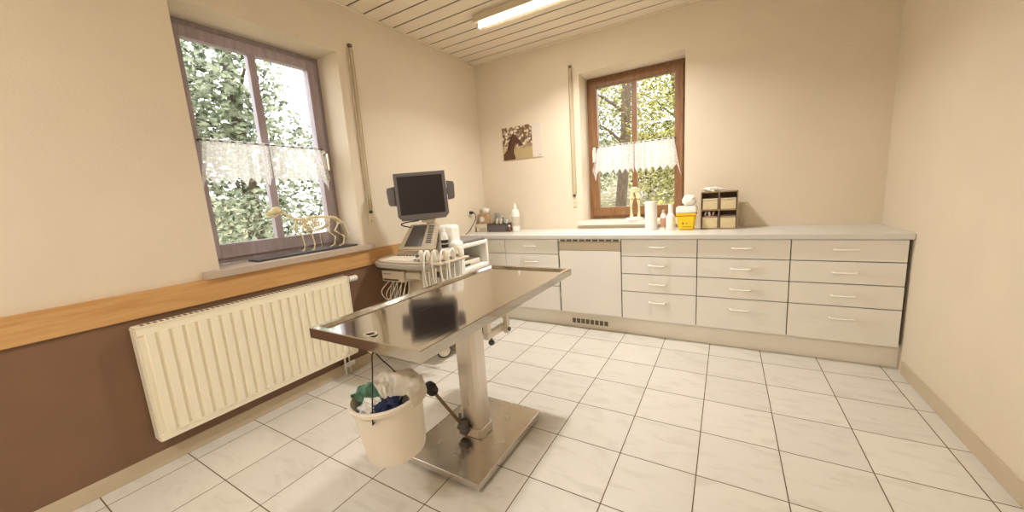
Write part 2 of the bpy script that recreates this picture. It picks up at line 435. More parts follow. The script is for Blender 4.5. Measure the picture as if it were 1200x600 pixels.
# ------------------------------------------------------------------ kitchen-style run of cabinets
def bow_handle(x, z, y):
    mb = MB()
    mb.tube([(x-.062, y, z), (x-.062, y-.018, z+.001), (x-.052, y-.026, z+.001), (x, y-.028, z+.001), (x+.052, y-.026, z+.001), (x+.062, y-.018, z+.001), (x+.062, y, z)], .0055, 8, 4)
    mb.box(x-.072, x-.052, y-.004, y, z-.008, z+.008, .002).box(x+.052, x+.072, y-.004, y, z-.008, z+.008, .002)
    return mb
def cabinet(x0, x1, label, rows=((.733, .878, .812), (.576, .727, .652), (.416, .570, .490), (.160, .410, .328)), group=None):
    root = thing('drawer_cabinet', label, 'cabinet', ((x0+x1)/2, -.28, .1605), group)
    put('body', MB().box(x0+.001, x1-.001, -.559, -.012, .1605, .882, .001), m_cabdark, root)
    for za, zb, zh in rows:
        d = put('drawer', MB().box(x0+.003, x1-.003, -.579, -.5595, za, zb, .0025), m_cab, root)
        put('handle', bow_handle((x0+x1)/2, zh, -.579), m_handle, d)
    return root
grp = None
cabinet(.02, .613, 'cream drawer cabinet in the corner, mostly hidden by the ultrasound machine')
cabinet(.613, 1.213, 'cream drawer cabinet left of the fridge front, partly behind the steel table')
cabinet(1.813, 2.413, 'cream four-drawer cabinet right of the fridge front, below the back window')
cabinet(2.413, 3.013, 'cream four-drawer cabinet below the sharps bin and box rack, second right of the fridge')
cabinet(3.013, 3.613, 'cream four-drawer cabinet against the right wall')
# fridge
root = thing('built_in_fridge', 'undercounter fridge with plain cream front and vent slots on top', 'fridge', (1.513, -.28, .1605))
put('body', MB().box(1.216, 1.810, -.556, -.012, .1605, .882, .001), m_cabdark, root)
put('door', MB().box(1.226, 1.809, -.585, -.5565, .166, .772, .004), m_cab, root)
put('control_panel', MB().box(1.226, 1.809, -.581, -.5565, .776, .852, .003), M('fridge_band', srgb(214, 200, 176), .4), root)
mb = MB().box(1.218, 1.808, -.572, -.5565, .855, .881, .001); gr = put('vent_grille', mb, m_cab, root)
mb = MB()
for k in range(9): mb.box(1.236+k*.063, 1.236+k*.063+.050, -.575, -.5725, .860, .877, .001)
put('slots', mb, m_grille, gr)
for za, zb in ((.70, .84), (.30, .36)): put('hinge', MB().box(1.2175, 1.2255, -.584, -.557, za, zb, .002), m_lgrey, root)
# plinth
root = thing('plinth', 'long beige plinth board under the cream cabinets', 'plinth', (1.8, -.53, 0))
put('board', MB().box(.02, XR-.001, -.531, -.513, .0005, .1595), m_plinth, root)
v = put('vent_grille', MB().box(1.30, 1.69, -.537, -.5312, .030, .104, .002), m_plinth, root)
mb = MB()
for k in range(8): mb.box(1.316+k*.0455, 1.316+k*.0455+.036, -.5385, -.5372, .044, .090)
put('slots', mb, m_grille, v)
single('worktop', MB().box(.001, XR-.001, -.602, -.001, .8825, .922, .006), m_top, 'long white laminate worktop running over the cream cabinets', 'worktop')

# ------------------------------------------------------------------ shutter straps
def strap(name, axis, c, top, bot, label):
    if axis == 'y':   # on back wall at x=c
        B = lambda mb, u0, u1, d0, d1, z0, z1, b=.003: mb.box(c+u0, c+u1, -d1, -d0, z0, z1, b)
    else:
        B = lambda mb, u0, u1, d0, d1, z0, z1, b=.003: mb.box(d0, d1, c+u0, c+u1, z0, z1, b)
    root = thing(name, label, 'shutter strap', (c, -.001, bot) if axis == 'y' else (.001, c, bot))
    put('strap', B(MB(), -.011, .011, .022, .025, bot+.03, top-.02, .001), m_strap, root)
    mb = B(MB(), -.014, .014, .0005, .030, top-.015, top+.008); put('strap_guide', mb, m_grille, root)
    mb = B(MB(), -.020, .020, .0005, .012, bot-.10, bot+.04); p = put('winder_plate', mb, m_plate, root)
    put('strap_slot', B(MB(), -.013, .013, .0122, .027, bot+.005, bot+.03, .002), m_dgrey, p)
    put('screw', MB().ball(((c, -.0125, bot-.06) if axis == 'y' else (.0125, c, bot-.06)), .005), m_dgrey, p)
    rail = B(MB(), -.021, -.0165, .0005, .022, bot+.041, top-.02, .001); B(rail, .0165, .021, .0005, .022, bot+.041, top-.02, .001)
    put('guide_rail', rail, m_beige, root)
strap('shutter_strap', 'y', 1.190, 2.585, 1.262, 'beige roller shutter strap on the back wall left of its window')
strap('shutter_strap', 'x', -1.725, 2.57, 1.245, 'beige roller shutter strap on the left wall beside its window')

# ------------------------------------------------------------------ lace cafe curtains
def lace_panel(P, u0, u1, v, ztop, zmid, points, flare0=0, flare1=0, amp=.012):
    mb = MB(); nu, nv = 90, 12
    def fn(a, b):
        u = u0+(u1-u0)*a
        fl = (1-a)**3*flare0*b + a**3*flare1*b
        tri = abs(((a*points) % 1)*2-1)                 # zigzag hem
        hem = zmid + .055*tri - (.06 if (flare0 and a < .08) or (flare1 and a > .92) else 0)*(1-tri)
        z = ztop+(hem-ztop)*b
        vv = v + amp*math.sin(a*points*2*PI*1.0+.7)*(.35+.65*b) + .004*math.sin(a*70)
        return P(u+fl, vv, z)
    mb.grid(fn, nu, nv); return mb
W2 = WB[1]-WB[0]
root = thing('cafe_curtain', 'white lace cafe curtain across the back window', 'curtain', PB(W2/2, .19, 1.45))
mb = MB().cyl(PB(.10, .205, 1.775), PB(W2-.10, .205, 1.775), .005, n=10)
for u in (.10, W2-.10): mb.cyl(PB(u, .205, 1.775), PB(u, .226, 1.775), .006, n=8)
put('rod', mb, m_dgrey, root)
put('lace_panel', lace_panel(PB, .118, W2/2, .2, 1.785, 1.475, 6.5, -.07, 0), m_lace, root)
put('lace_panel', lace_panel(PB, W2/2+.004, W2-.115, .2, 1.785, 1.47, 6.5, 0, .07), m_lace, root)
W1 = WL[1]-WL[0]
root = thing('cafe_curtain', 'white lace cafe curtain across the left window', 'curtain', PL(W1/2, .19, 1.45))
mb = MB().cyl(PL(.10, .205, 1.785), PL(W1-.10, .205, 1.785), .005, n=10)
for u in (.10, W1-.10): mb.cyl(PL(u, .205, 1.785), PL(u, .226, 1.785), .006, n=8)
put('rod', mb, m_dgrey, root)
put('lace_panel', lace_panel(PL, .115, W1/2, .2, 1.795, 1.50, 5.5, -.06, 0), m_lace, root)
put('lace_panel', lace_panel(PL, W1/2+.004, W1-.115, .2, 1.795, 1.50, 5.5, 0, .06), m_lace, root)

# ------------------------------------------------------------------ radiator
def radiator():
    y0, y1, z0, z1 = -3.27, -2.075, .165, .792
    root = thing('radiator', 'cream ribbed panel radiator below the left window', 'radiator', (.08, (y0+y1)/2, z0))
    mb = MB(); poly = []
    n = int(round((y1-y0-.04)/.0555)); p = (y1-y0-.04)/n
    poly.append((y0, .088)); 
    for k in range(n):
        a = y0+.02+k*p
        poly += [(a+.010, .088), (a+.016, .100), (a+p-.010, .100), (a+p-.004, .088)]
    poly += [(y1, .088), (y1, .080), (y0, .080)]
    Mx = Matrix(((0, 1, 0, 0), (1, 0, 0, 0), (0, 0, 1, 0), (0, 0, 0, 1)))
    mb.prism(poly, z0+.035, z1-.045, Mx)
    mb.box(.078, .094, y0, y1, z0, z0+.04, .006).box(.078, .094, y0, y1, z1-.05, z1-.004, .006)
    put('front_panel', mb, m_radiator, root)
    put('back_panel', MB().box(.03, .042, y0, y1, z0, z1-.01, .004), m_radiator, root)
    mb = MB().box(.030, .096, y0-.004, y0-.0005, z0+.01, z1-.006, .001); put('side_cover', mb, m_radiator, root)
    mb = MB().box(.030, .096, y1+.0005, y1+.004, z0+.01, z1-.006, .001); put('side_cover', mb, m_radiator, root)
    mb = MB()
    mb.box(.028, .098, y0, y1, z1-.006, z1, .002)
    tg = put('top_grille', mb, m_radiator, root)
    mb = MB()
    for k in range(46): mb.box(.045, .082, y0+.03+k*.025, y0+.03+k*.025+.012, z1+.0002, z1+.0012)
    put('slots', mb, m_grille, tg)
    mb = MB(); yc = y1+.004
    mb.cyl((.062, yc, z1-.035), (.062, yc+.022, z1-.035), .012, n=16)
    mb.cyl((.062, yc+.022, z1-.035), (.062, yc+.085, z1-.035), .021, .023, n=20)
    mb.cyl((.062, yc+.085, z1-.035), (.062, yc+.092, z1-.035), .019, n=20)
    put('thermostat', mb, m_white, root)
    mb = MB()
    mb.cyl((.052, y1-.06, z0+.02), (.052, y1-.06, .06), .009, n=12).cyl((.072, y1-.11, z0+.02), (.072, y1-.11, .06), .009, n=12)
    mb.box(.035, .095, y1-.135, y1-.035, .085, .125, .006).cyl((.052, y1-.06, .0855), (.052, y1-.06, .001), .008, n=12).cyl((.072, y1-.11, .0855), (.072, y1-.11, .001), .008, n=12)
    put('valve_block', mb, m_chrome, root)
    for yy in (y0+.25, y1-.25): put('wall_bracket', MB().box(.0125, .045, yy, yy+.03, .25, .7, .003), m_radiator, root)
radiator()

# ------------------------------------------------------------------ steel examination table
def exam_table():
    cx, cy = 1.460, -2.337; L_, W_ = 1.336, .615; zt = .840; th = .042
    x0, x1, y0, y1 = cx-W_/2, cx+W_/2, cy-L_/2, cy+L_/2
    root = thing('examination_table', 'stainless steel veterinary examination table on a single column', 'examination table', (1.45, -2.35, 0))
    lip, rec = .030, .012
    dx, dy = 1.45, -2.945; n = 40
    # one continuous sheet: outer skirt, lip, slope down, recessed field with a drain hole
    bm = bmesh.new()
    def ring(ins, z): return [bm.verts.new(p) for p in ((x0+ins, y0+ins, z), (x1-ins, y0+ins, z), (x1-ins, y1-ins, z), (x0+ins, y1-ins, z))]
    R = [ring(.006, zt-th), ring(0, zt-th), ring(0, zt-.003), ring(.003, zt), ring(lip-.004, zt), ring(lip+.008, zt-rec)]
    for A, B in zip(R[:-1], R[1:]):
        for k in range(4): bm.faces.new((A[k], A[(k+1) % 4], B[(k+1) % 4], B[k]))
    hole = [bm.verts.new((dx+.016*math.cos(2*PI*k/n), dy+.016*math.sin(2*PI*k/n), zt-rec)) for k in range(n)]
    inn = R[-1]; ed = []
    for k in range(4): ed.append(bm.edges.get((inn[k], inn[(k+1) % 4])))
    for k in range(n): ed.append(bm.edges.new((hole[k], hole[(k+1) % n])))
    bmesh.ops.triangle_fill(bm, edges=ed, use_beauty=True, use_dissolve=False)
    for f in [f for f in bm.faces if all(v in hole for v in f.verts)]: bm.faces.remove(f)
    low = [bm.verts.new((v.co.x, v.co.y, zt-rec-.004)) for v in hole]
    for k in range(n): bm.faces.new((hole[k], hole[(k+1) % n], low[(k+1) % n], low[k]))
    mb = MB(); mb.bm.free(); mb.bm = bm
    put('tabletop', mb, m_steel, root, smooth=0)
    mb = MB().box(x0+.006, x1-.006, y0+.006, dy-.03, zt-.0165, zt-.0145).box(x0+.006, x1-.006, dy+.03, y1-.006, zt-.0165, zt-.0145)
    mb.box(x0+.006, dx-.03, dy-.03, dy+.03, zt-.0165, zt-.0145).box(dx+.03, x1-.006, dy-.03, dy+.03, zt-.0165, zt-.0145)
    put('underside_sheet', mb, m_steelc, root, smooth=0)
    mb = MB().lathe([(.027, zt-.0068), (.026, zt-.0055), (.017, zt-.0062), (.0155, zt-.011), (.0155, zt-.06), (.019, zt-.06), (.019, zt-.014), (.027, zt-.0095), (.027, zt-.0068)], (dx, dy, 0), 32)
    d = put('drain', mb, m_chrome, root)
    hk = MB().tube([(dx-.018, dy, zt-.054), (dx-.03, dy, zt-.058), (dx-.03, dy, zt-.075), (dx, dy, zt-.086), (dx+.03, dy, zt-.075), (dx+.03, dy, zt-.058), (dx+.018, dy, zt-.054)], .003, 8, 4)
    put('hook', hk, m_chrome, d)
    mb = MB().box(1.20, 1.72, -2.46, -2.24, .765, .7975, .003).box(1.26, 1.30, -2.75, -1.95, .76, .7975, .003).box(1.60, 1.64, -2.75, -1.95, .76, .7975, .003)
    put('support_frame', mb, m_steelc, root)
    ch = .018; X0, X1, Y0, Y1 = 1.383, 1.513, -2.408, -2.298
    poly = [(X0+ch, Y0), (X1-ch, Y0), (X1, Y0+ch), (X1, Y1-ch), (X1-ch, Y1), (X0+ch, Y1), (X0, Y1-ch), (X0, Y0+ch)]
    put('column', MB().prism(poly, .105, .764), m_steelc, root, smooth=20)
    g = .008
    poly2 = [(X0-g+ch, Y0-g), (X1+g-ch, Y0-g), (X1+g, Y0-g+ch), (X1+g, Y1+g-ch), (X1+g-ch, Y1+g), (X0-g+ch, Y1+g), (X0-g, Y1+g-ch), (X0-g, Y0-g+ch)]
    put('collar', MB().prism(poly2, .0535, .1045, None, .004), m_steelc, root, smooth=20)
    bx0, bx1, by0, by1 = 1.206, 1.684, -2.670, -2.037
    mb = MB().box(bx0, bx1, by0, by1, .018, .053, .005, 2)
    put('base_plate', mb, m_steelb, root)
    for fx in (bx0+.04, bx1-.04):
        for fy in (by0+.04, by1-.04):
            put('foot', MB().cyl((fx, fy, .0005), (fx, fy, .018), .022, .018, n=20), m_black, root)
    a = Vector((1.415, -2.428, .115)); b = Vector((1.335, -2.535, .352)); dd = (b-a).normalized()
    mb = MB().cyl(a, b, .009, n=12)
    pv = put('pedal_lever', mb, m_lever, root)
    kb = MB().tube([b-dd*.012, b, b+dd*.03, b+dd*.055, b+dd*.064], [.017, .027, .032, .024, .008], 20, 4)
    put('knob', kb, m_black, pv)
    mb = MB().box(1.395, 1.44, -2.442, -2.409, .07, .15, .006).cyl((1.385, -2.43, .105), (1.452, -2.43, .105), .014, n=16).cyl((1.402, -2.43, .15), (1.402, -2.428, .185), .008, n=10)
    put('lever_bracket', mb, m_grey, root)
    # clamp hanging under the far side
    mb = MB().box(1.628, 1.652, -2.290, -2.262, .62, .7595, .003).box(1.60, 1.628, -2.43, -2.262, .632, .664, .003).box(1.60, 1.628, -2.43, -2.40, .664, .7595, .003)
    cl = put('side_clamp', mb, m_steelc, root)
    put('clamp_bolt', MB().cyl((1.6525, -2.276, .640), (1.660, -2.276, .640), .010, n=12), m_grey, cl)
    mb = MB().cyl((1.614, -2.385, .632), (1.614, -2.385, .615), .006, n=10).ball((1.614, -2.385, .603), .017, (1, 1, .9))
    put('clamp_screw', mb, m_grey, cl)
exam_table()

# ------------------------------------------------------------------ bucket hung under the drain
def bucket():
    c = Vector((1.487, -2.915, .345)); rot = Matrix.Rotation(math.radians(4), 3, Vector((.8, -.5, 0)))
    h = .245; rb, rt = .114, .136
    root = thing('bucket', 'translucent cream plastic bucket hanging on a wire under the steel table', 'bucket', c)
    mb = MB()
    prof = [(0, 0), (rb-.012, 0), (rb-.003, .004), (rb, .014), (rt-.003, h-.02), (rt+.006, h-.018), (rt+.008, h-.004), (rt+.005, h), (rt-.004, h), (rt-.007, h-.02), (rb-.006, .016), (rb-.014, .010), (0, .010)]
    mb.lathe(prof, c, 64, rot)
    mat = M('bucket_plastic', srgb(232, 222, 206), .45, var=.03, scale=12)
    mat.node_tree.nodes['Principled BSDF'].inputs['Subsurface Weight'].default_value = .25
    mat.node_tree.nodes['Principled BSDF'].inputs['Subsurface Radius'].default_value = (.03, .02, .012)
    put('shell', mb, mat, root)
    top = Vector((1.450, -2.945, .757))
    ang = math.radians(-62)
    ax = rot @ Vector((math.cos(ang), math.sin(ang), 0)); rc = c + rot @ Vector((0, 0, h-.035))
    p1, p2 = rc+ax*(rt+.008), rc-ax*(rt+.008)
    mb = MB().tube([p1-ax*.02, p1, p1+Vector((0, 0, .01)), p1*.75+top*.25+Vector((0, 0, .02)), p1*.35+top*.65+Vector((0, 0, .012)), top, p2*.35+top*.65+Vector((0, 0, .012)), p2*.75+top*.25+Vector((0, 0, .02)), p2+Vector((0, 0, .01)), p2, p2+ax*.02], .0026, 8, 6)
    put('wire_handle', mb, m_black, root)
    rim = c + rot @ Vector((0, 0, h))
    # clear liner bag folded over the far rim
    mat = bpy.data.materials.new('liner_film'); mat.use_nodes = True; nt = mat.node_tree; p = nt.nodes['Principled BSDF']
    p.inputs['Base Color'].default_value = srgb(228, 216, 196); p.inputs['Roughness'].default_value = .3; p.inputs['Alpha'].default_value = .72
    mb = MB()
    def fn(a, b):
        th = math.radians(-5 + 175*a); e = noise.noise(Vector((a*5, b*4, 3.3)))
        r = rt*(.22+.80*min(1, b/.75)) if b < .75 else rt*(1.02+.09*math.sin((b-.75)*4*PI/2))
        z = -.050+.070*math.sin(min(1, b/.75)*PI/2)*(1+.25*e) + .010*e
        if b > .8: z -= (b-.8)*.22
        return rim + rot @ Vector((r*math.cos(th), r*math.sin(th), z + .006*noise.noise(Vector((a*18, b*10, 1)))))
    mb.grid(fn, 70, 30)
    single('bin_liner', mb, mat, 'crumpled clear plastic liner folded over the rim of the hanging bucket', 'plastic bag', solid=.001, smooth=60)
    mat = M('green_film', srgb(120, 168, 142), .35, var=.25, scale=20); mat.node_tree.nodes['Principled BSDF'].inputs['Alpha'].default_value = .9
    mb = MB()
    def fn2(a, b):
        th = math.radians(128 + 92*a)
        z = -.09+.098*math.sin(b*PI*.55)*(1+.2*noise.noise(Vector((a*5, b*4, 9.))))
        r = rt*(.55+.40*b) if b < .9 else rt*(.91+.05)
        return rim + rot @ Vector((r*math.cos(th), r*math.sin(th), z+.006*noise.noise(Vector((a*16, b*10, 4)))))
    mb.grid(fn2, 40, 20)
    single('green_bag', mb, mat, 'pale green plastic bag at the left inside the hanging bucket', 'plastic bag', solid=.001, smooth=60)
    single('crumpled_tissue', MB().ball(rim+rot @ Vector((-.054, -.045, -.050)), .046, (1, 1, .75), None, 4, .45, 2), m_tissue, 'crumpled white tissue lying in the middle of the hanging bucket', 'tissue', smooth=60)
    single('blue_cloth', MB().ball(rim+rot @ Vector((.050, -.034, -.040)), .052, (1.05, .8, .85), Matrix.Rotation(.5, 3, 'Z'), 4, .5, 5), m_bag, 'crumpled dark blue cloth in the hanging bucket', 'cloth', smooth=60)
    mb = MB().ball(rim+rot @ Vector((-.005, -.005, -.150)), .088, (1, 1, .55), None, 3, .25, 8)
    single('crumpled_paper', mb, m_tissue, 'crumpled paper waste at the bottom of the hanging bucket', 'paper', smooth=60)
bucket()

# ------------------------------------------------------------------ ultrasound machine
def ultrasound():
    root = thing('ultrasound_machine', 'cream mobile ultrasound scanner with a dark monitor beside the left wall', 'ultrasound machine', (.40, -1.40, 0))
    # base and casters
    mb = MB().box(.13, .66, -1.70, -.93, .125, .215, .03, 4); put('base', mb, m_offwhite, root)
    for (x, y) in ((.19, -1.61), (.565, -1.60), (.20, -1.02), (.60, -1.02)):
        mb = MB(); r = .064
        ax = Vector((.83, -.55, 0)) if y < -1.3 else Vector((1, 0, 0))
        cc = Vector((x, y, r+.001)); 
        Mx = ax.to_track_quat('Z', 'Y').to_matrix()
        mb.lathe([(0, -.016), (r-.006, -.016), (r, -.010), (r, .010), (r-.006, .016), (0, .016)], cc, 32, Mx)
        ca = put('caster', mb, m_black, root)
        mb = MB(); mb.lathe([(0, .0165), (r-.012, .0165), (r-.014, .021), (0, .022)], cc, 32, Mx); mb.lathe([(0, -.0165), (r-.012, -.0165), (r-.014, -.021), (0, -.022)], cc, 32, Mx)
        put('wheel_cover', mb, m_offwhite, ca)
        put('caster_stem', MB().cyl((x, y, 2*r+.001), (x, y, .1255+.012), .012, n=12), m_lgrey, ca)
    # main body: tapering tower
    mb = MB().box(.20, .62, -1.52, -.97, .214, .69, .04, 4); put('main_body', mb, m_offwhite, root)
    mb = MB().box(.26, .50, -1.66, -1.50, .21, .78, .05, 4); put('front_column', mb, m_beige, root)
    # rear side bay with an opening facing right
    mb = MB(); x0, x1, y0, y1, z0, z1 = .22, .66, -1.44, -.955, .672, .935; t = .03
    mb.box(x0, x1, y0, y1, z0, z0+.045, .014, 3).box(x0, x1, y0, y1, z1-t-.012, z1, .014, 3)
    mb.box(x0, x1, y0, y0+t, z0+.01, z1-.01, .012, 3).box(x0, x1, y1-t, y1, z0+.01, z1-.01, .012, 3).box(x0, x0+.12, y0+.02, y1-.02, z0+.01, z1-.01)
    put('side_bay', mb, m_white, root)
    mb = MB().box(.345, .60, -1.39, -1.01, .718, .770, .02, 3); pr = put('bay_device', mb, m_offwhite, root)
    mb = MB()
    for k in range(6): mb.box(.601, .606, -1.37+k*.032, -1.37+k*.032+.026, .722, .738, .002)
    put('buttons', mb, m_dgrey, pr)
    put('top_tray', MB().box(.24, .655, -1.43, -.985, .9355, .968, .012, 3), m_tray, root)
    # white shoulder behind the console
    mb = MB().box(.515, .665, -1.49, -1.36, .60, 1.115, .03, 3).box(.48, .715, -1.50, -1.375, .60, .985, .04, 4).box(.26, .56, -1.44, -1.34, .86, 1.09, .04, 4)
    put('shoulder', mb, m_white, root)
    # console desk
    poly = []
    cxd, cyd, a, b = .405, -1.62, .370, .240
    for k in range(33):
        th = PI + PI*k/32
        cs, sn = math.cos(th), math.sin(th)
        poly.append((cxd+a*math.copysign(abs(cs)**.55, cs), cyd+b*math.copysign(abs(sn)**.62, sn)))
    poly += [(cxd+a-.02, -1.46), (cxd+.10, -1.42), (cxd-.10, -1.42), (cxd-a+.02, -1.46)]
    tilt = Matrix.Translation((0, -1.62, .855)) @ Matrix.Rotation(math.radians(4), 4, 'X') @ Matrix.Translation((0, 1.62, -.855))
    put('desk_edge', MB().prism(poly, .828, .866, tilt, .010), m_lgrey, root)
    poly_in = [(cxd+(x-cxd)*.93, cyd+(y-cyd)*.90) for x, y in poly]
    dk = put('control_deck', MB().prism(poly_in, .8662, .880, tilt, .005), m_beige, root)
    under = [(cxd+(x-cxd)*.80, cyd+.03+(y-cyd)*.75) for x, y in poly]
    put('desk_underside', MB().prism(under, .775, .829, tilt, .02), m_beige, root)
    kd = []
    for r in range(5):
        mb = MB()
        for k in range(11):
            x = .19+k*.0285; y = -1.80+r*.027
            mb.obox(tilt @ Vector((x, y, .8835)), (.023, .021, .007), tilt.to_3x3(), .002, 1)
        kd.append(mb)
    allk = MB()
    for q in kd:
        me = bpy.data.meshes.new('t'); q.bm.to_mesh(me); allk.bm.from_mesh(me); bpy.data.meshes.remove(me)
    put('keyboard', allk, m_offwhite, dk)
    for (x, y, r) in ((.44, -1.665, .013), (.48, -1.645, .012), (.52, -1.665, .012), (.56, -1.655, .013), (.60, -1.675, .012), (.47, -1.70, .011)):
        p_ = tilt @ Vector((x, y, .880)); put('dial', MB().cyl(p_, p_+Vector((0, 0, .016)), r, r*.85, 16), m_dgrey, dk)
    p_ = tilt @ Vector((.565, -1.72, .880)); put('trackball', MB().ball(p_, .021, (1, 1, .7)), m_dgrey, dk)
    mb = MB()
    for k in range(9): mb.obox(tilt @ Vector((.19+k*.035, -1.635, .8835)), (.016, .012, .007), tilt.to_3x3(), .002, 1)
    put('function_buttons', mb, m_dgrey, dk)
    mb = MB()
    for k in range(4): mb.obox(tilt @ Vector((.52+k*.035, -1.77, .8835)), (.022, .014, .007), tilt.to_3x3(), .002, 1)
    put('probe_buttons', mb, m_dgrey, dk)
    # sloping touch panel (trapezoid slab)
    A, B = Vector((.130, -1.60, .915)), Vector((.560, -1.60, .925)); Cc, D = Vector((.530, -1.485, 1.140)), Vector((.215, -1.485, 1.130))
    nrm = (B-A).cross(D-A).normalized()
    if nrm.y > 0: nrm = -nrm
    bm = bmesh.new()
    F = [bm.verts.new(p) for p in (A, B, Cc, D)]; K = [bm.verts.new(p-nrm*.035) for p in (A, B, Cc, D)]
    bm.faces.new(F); bm.faces.new(K[::-1])
    for k in range(4): bm.faces.new((F[k], F[(k+1) % 4], K[(k+1) % 4], K[k]))
    bmesh.ops.recalc_face_normals(bm, faces=bm.faces); bmesh.ops.bevel(bm, geom=list(bm.edges), offset=.010, segments=2, affect='EDGES')
    mb = MB(); mb.bm.free(); mb.bm = bm; tp = put('touch_panel', mb, m_beige, root)
    def onp(u, v, o=0): return (A*(1-u)+B*u)*(1-v)+(D*(1-u)+Cc*u)*v + nrm*o
    def patch(u0, u1, v0, v1, o=.003):
        bm = bmesh.new(); q = [(u0, v0), (u1, v0), (u1, v1), (u0, v1)]
        F = [bm.verts.new(onp(u, v, o)) for u, v in q]; K = [bm.verts.new(onp(u, v, -.004)) for u, v in q]
        bm.faces.new(F)
        for k in range(4): bm.faces.new((F[k], F[(k+1) % 4], K[(k+1) % 4], K[k]))
        m_ = MB(); m_.bm.free(); m_.bm = bm; return m_
    put('touch_screen', patch(.17, .66, .14, .93), M('touch_screen', srgb(92, 84, 80), .18), tp, smooth=0)
    mb = MB()
    for r in range(9):
        c = onp(.83, .28+r*.075, .003); mb.obox(c, (.058, .006, .011), Matrix.Rotation(-.43, 3, 'X'), .002, 1)
    put('side_buttons', mb, m_grey, tp)
    # monitor, turned towards the camera
    camp = Vector((2.606, -3.798, 1.31))
    mc = Vector((.425, -1.53, 1.371))
    fdir = (camp-mc); fdir.z = 0; fdir.normalize(); fdir = Matrix.Rotation(math.radians(-3), 3, 'Z') @ fdir
    zup = Vector((0, 0, 1)); rgt = zup.cross(fdir).normalized()
    R3 = Matrix((rgt, -fdir, zup)).transposed() @ Matrix.Rotation(math.radians(-1.5), 3, 'Y') @ Matrix.Rotation(math.radians(-4), 3, 'X')
    W, Hh = .418, .385
    def mp(x, y, z): return mc + R3 @ Vector((x, y, z))
    out = [(-W/2, Hh/2), (W/2, Hh/2), (W/2, -Hh/2+.03), (W/2-.03, -Hh/2-.003), (0, -Hh/2-.010), (-W/2+.03, -Hh/2-.003), (-W/2, -Hh/2+.03)]
    Mx = Matrix.Translation(mc) @ R3.to_4x4() @ Matrix(((1, 0, 0, 0), (0, 0, -1, 0), (0, 1, 0, 0), (0, 0, 0, 1)))
    mon = put('monitor', MB().prism(out, -.06, 0, Mx, .008), m_grey, root)
    scr = [(-W/2+.027, Hh/2-.03), (W/2-.027, Hh/2-.03), (W/2-.027, -Hh/2+.042), (-W/2+.027, -Hh/2+.042)]
    put('screen', MB().prism(scr, -.002, .0012, Mx), m_screen, mon, smooth=0)
    for s in (-1, 1):
        sp = [(s*(W/2+.004), .095), (s*(W/2+.062), .085), (s*(W/2+.068), .06), (s*(W/2+.062), -.045), (s*(W/2+.052), -.058), (s*(W/2+.004), -.063)]
        if s < 0: sp = sp[::-1]
        sp = [(x, z+(.012 if s > 0 else -.004)) for x, z in sp]
        put('speaker', MB().prism(sp, -.055, -.012, Mx, .006), m_grey, mon)
        put('bracket', MB().obox(mp(s*(W/2+.002), .035, .02), (.02, .02, .05), R3), m_dgrey, mon)
    mb = MB().obox(mp(.03, .06, -Hh/2-.01), (.12, .04, .04), R3, .01).cyl(mp(0, .06, -.1), mp(0, .10, -.12), .03, n=16)
    mb.tube([mp(0, .10, -.12), mp(.02, .10, -Hh/2-.02), Vector((.49, -1.44, 1.10))], .024, 14, 4)
    put('monitor_arm', mb, m_offwhite, root)
    mb = MB().tube([mp(-.04, .03, -Hh/2), mp(-.06, .0, -Hh/2-.012), mp(-.15, -.01, -Hh/2-.016), mp(-.19, .0, -Hh/2-.035), Vector((.22, -1.475, 1.10))], .005, 8, 5)
    put('monitor_cable', mb, m_black, root)
    # printer box below the desk and its cables
    mb = MB().box(.15, .40, -1.80, -1.60, .690, .782, .008).box(.40, .56, -1.78, -1.62, .715, .778, .012)
    pb = put('under_desk_unit', mb, m_beige, root)
    put('paper_slot', MB().box(.165, .34, -1.803, -1.799, .700, .714, .001), m_dgrey, pb)
    put('label_strip', MB().box(.17, .26, -1.802, -1.799, .752, .758, .0005), m_grey, pb)
    for k in range(5):
        x = .15+.045*k
        mb = MB().tube([(x, -1.70, .69), (x-.05+.01*k, -1.78, .60-.02*k), (x+.01, -1.79, .53-.012*k), (x+.06, -1.77, .57), (x+.05, -1.72, .69)], .0035, 6, 6)
        put('cable', mb, m_offwhite, root)
    for k in range(2):
        x = .16+.05*k
        put('cable', MB().tube([(x, -1.70, .69), (x-.02, -1.74, .5), (x+.01, -1.72, .30), (x+.05, -1.69, .20)], .0035, 6, 5), m_offwhite, root)
    # transducers in holders on the right of the desk and their hanging cords
    holder = MB().box(.56, .80, -1.80, -1.745, .842, .862, .01, 3).box(.745, .80, -1.75, -1.44, .842, .862, .01, 3); hd = put('probe_holder', holder, m_beige, root)
    spots = [(.600, -1.775), (.665, -1.775), (.730, -1.775), (.773, -1.70), (.773, -1.61), (.773, -1.52)]
    for k, (x, y) in enumerate(spots):
        z = .875
        mb = MB().tube([(x, y, z-.03), (x, y, z), (x-.004, y, z+.030), (x-.014, y+.006, z+.056), (x-.020, y+.010, z+.070)], [.011, .016, .016, .021, .013], 14, 4)
        pr = put('transducer', mb, m_offwhite, root)
        low = .50+.03*(k % 3)
        c = MB().tube([(x, y, z-.03), (x+.004, y-.012, .76), (x+.012, y-.022, .63), (x+.022, y-.02, low), (x+.042, y-.01, low-.03), (x+.055, y+.01, low+.03), (x+.050, y+.03, .66), (x+.03, y+.05, .73)], .0062, 8, 6)
        put('cord', c, m_white, pr)
    for k in range(4):
        x = .62+.055*k; y = -1.70+.03*k
        c = MB().tube([(x, y, .884), (x+.01, y-.03, .935), (x+.03, y-.085-.03*k*0, .945), (x+.045, y-.125, .90), (x+.05, y-.135, .78), (x+.06, y-.12, .62-.02*k), (x+.075, y-.10, .50+.02*k), (x+.095, y-.08, .56), (x+.09, y-.05, .70)], .0068, 8, 6)
        put('transducer_cord', c, m_white, root)
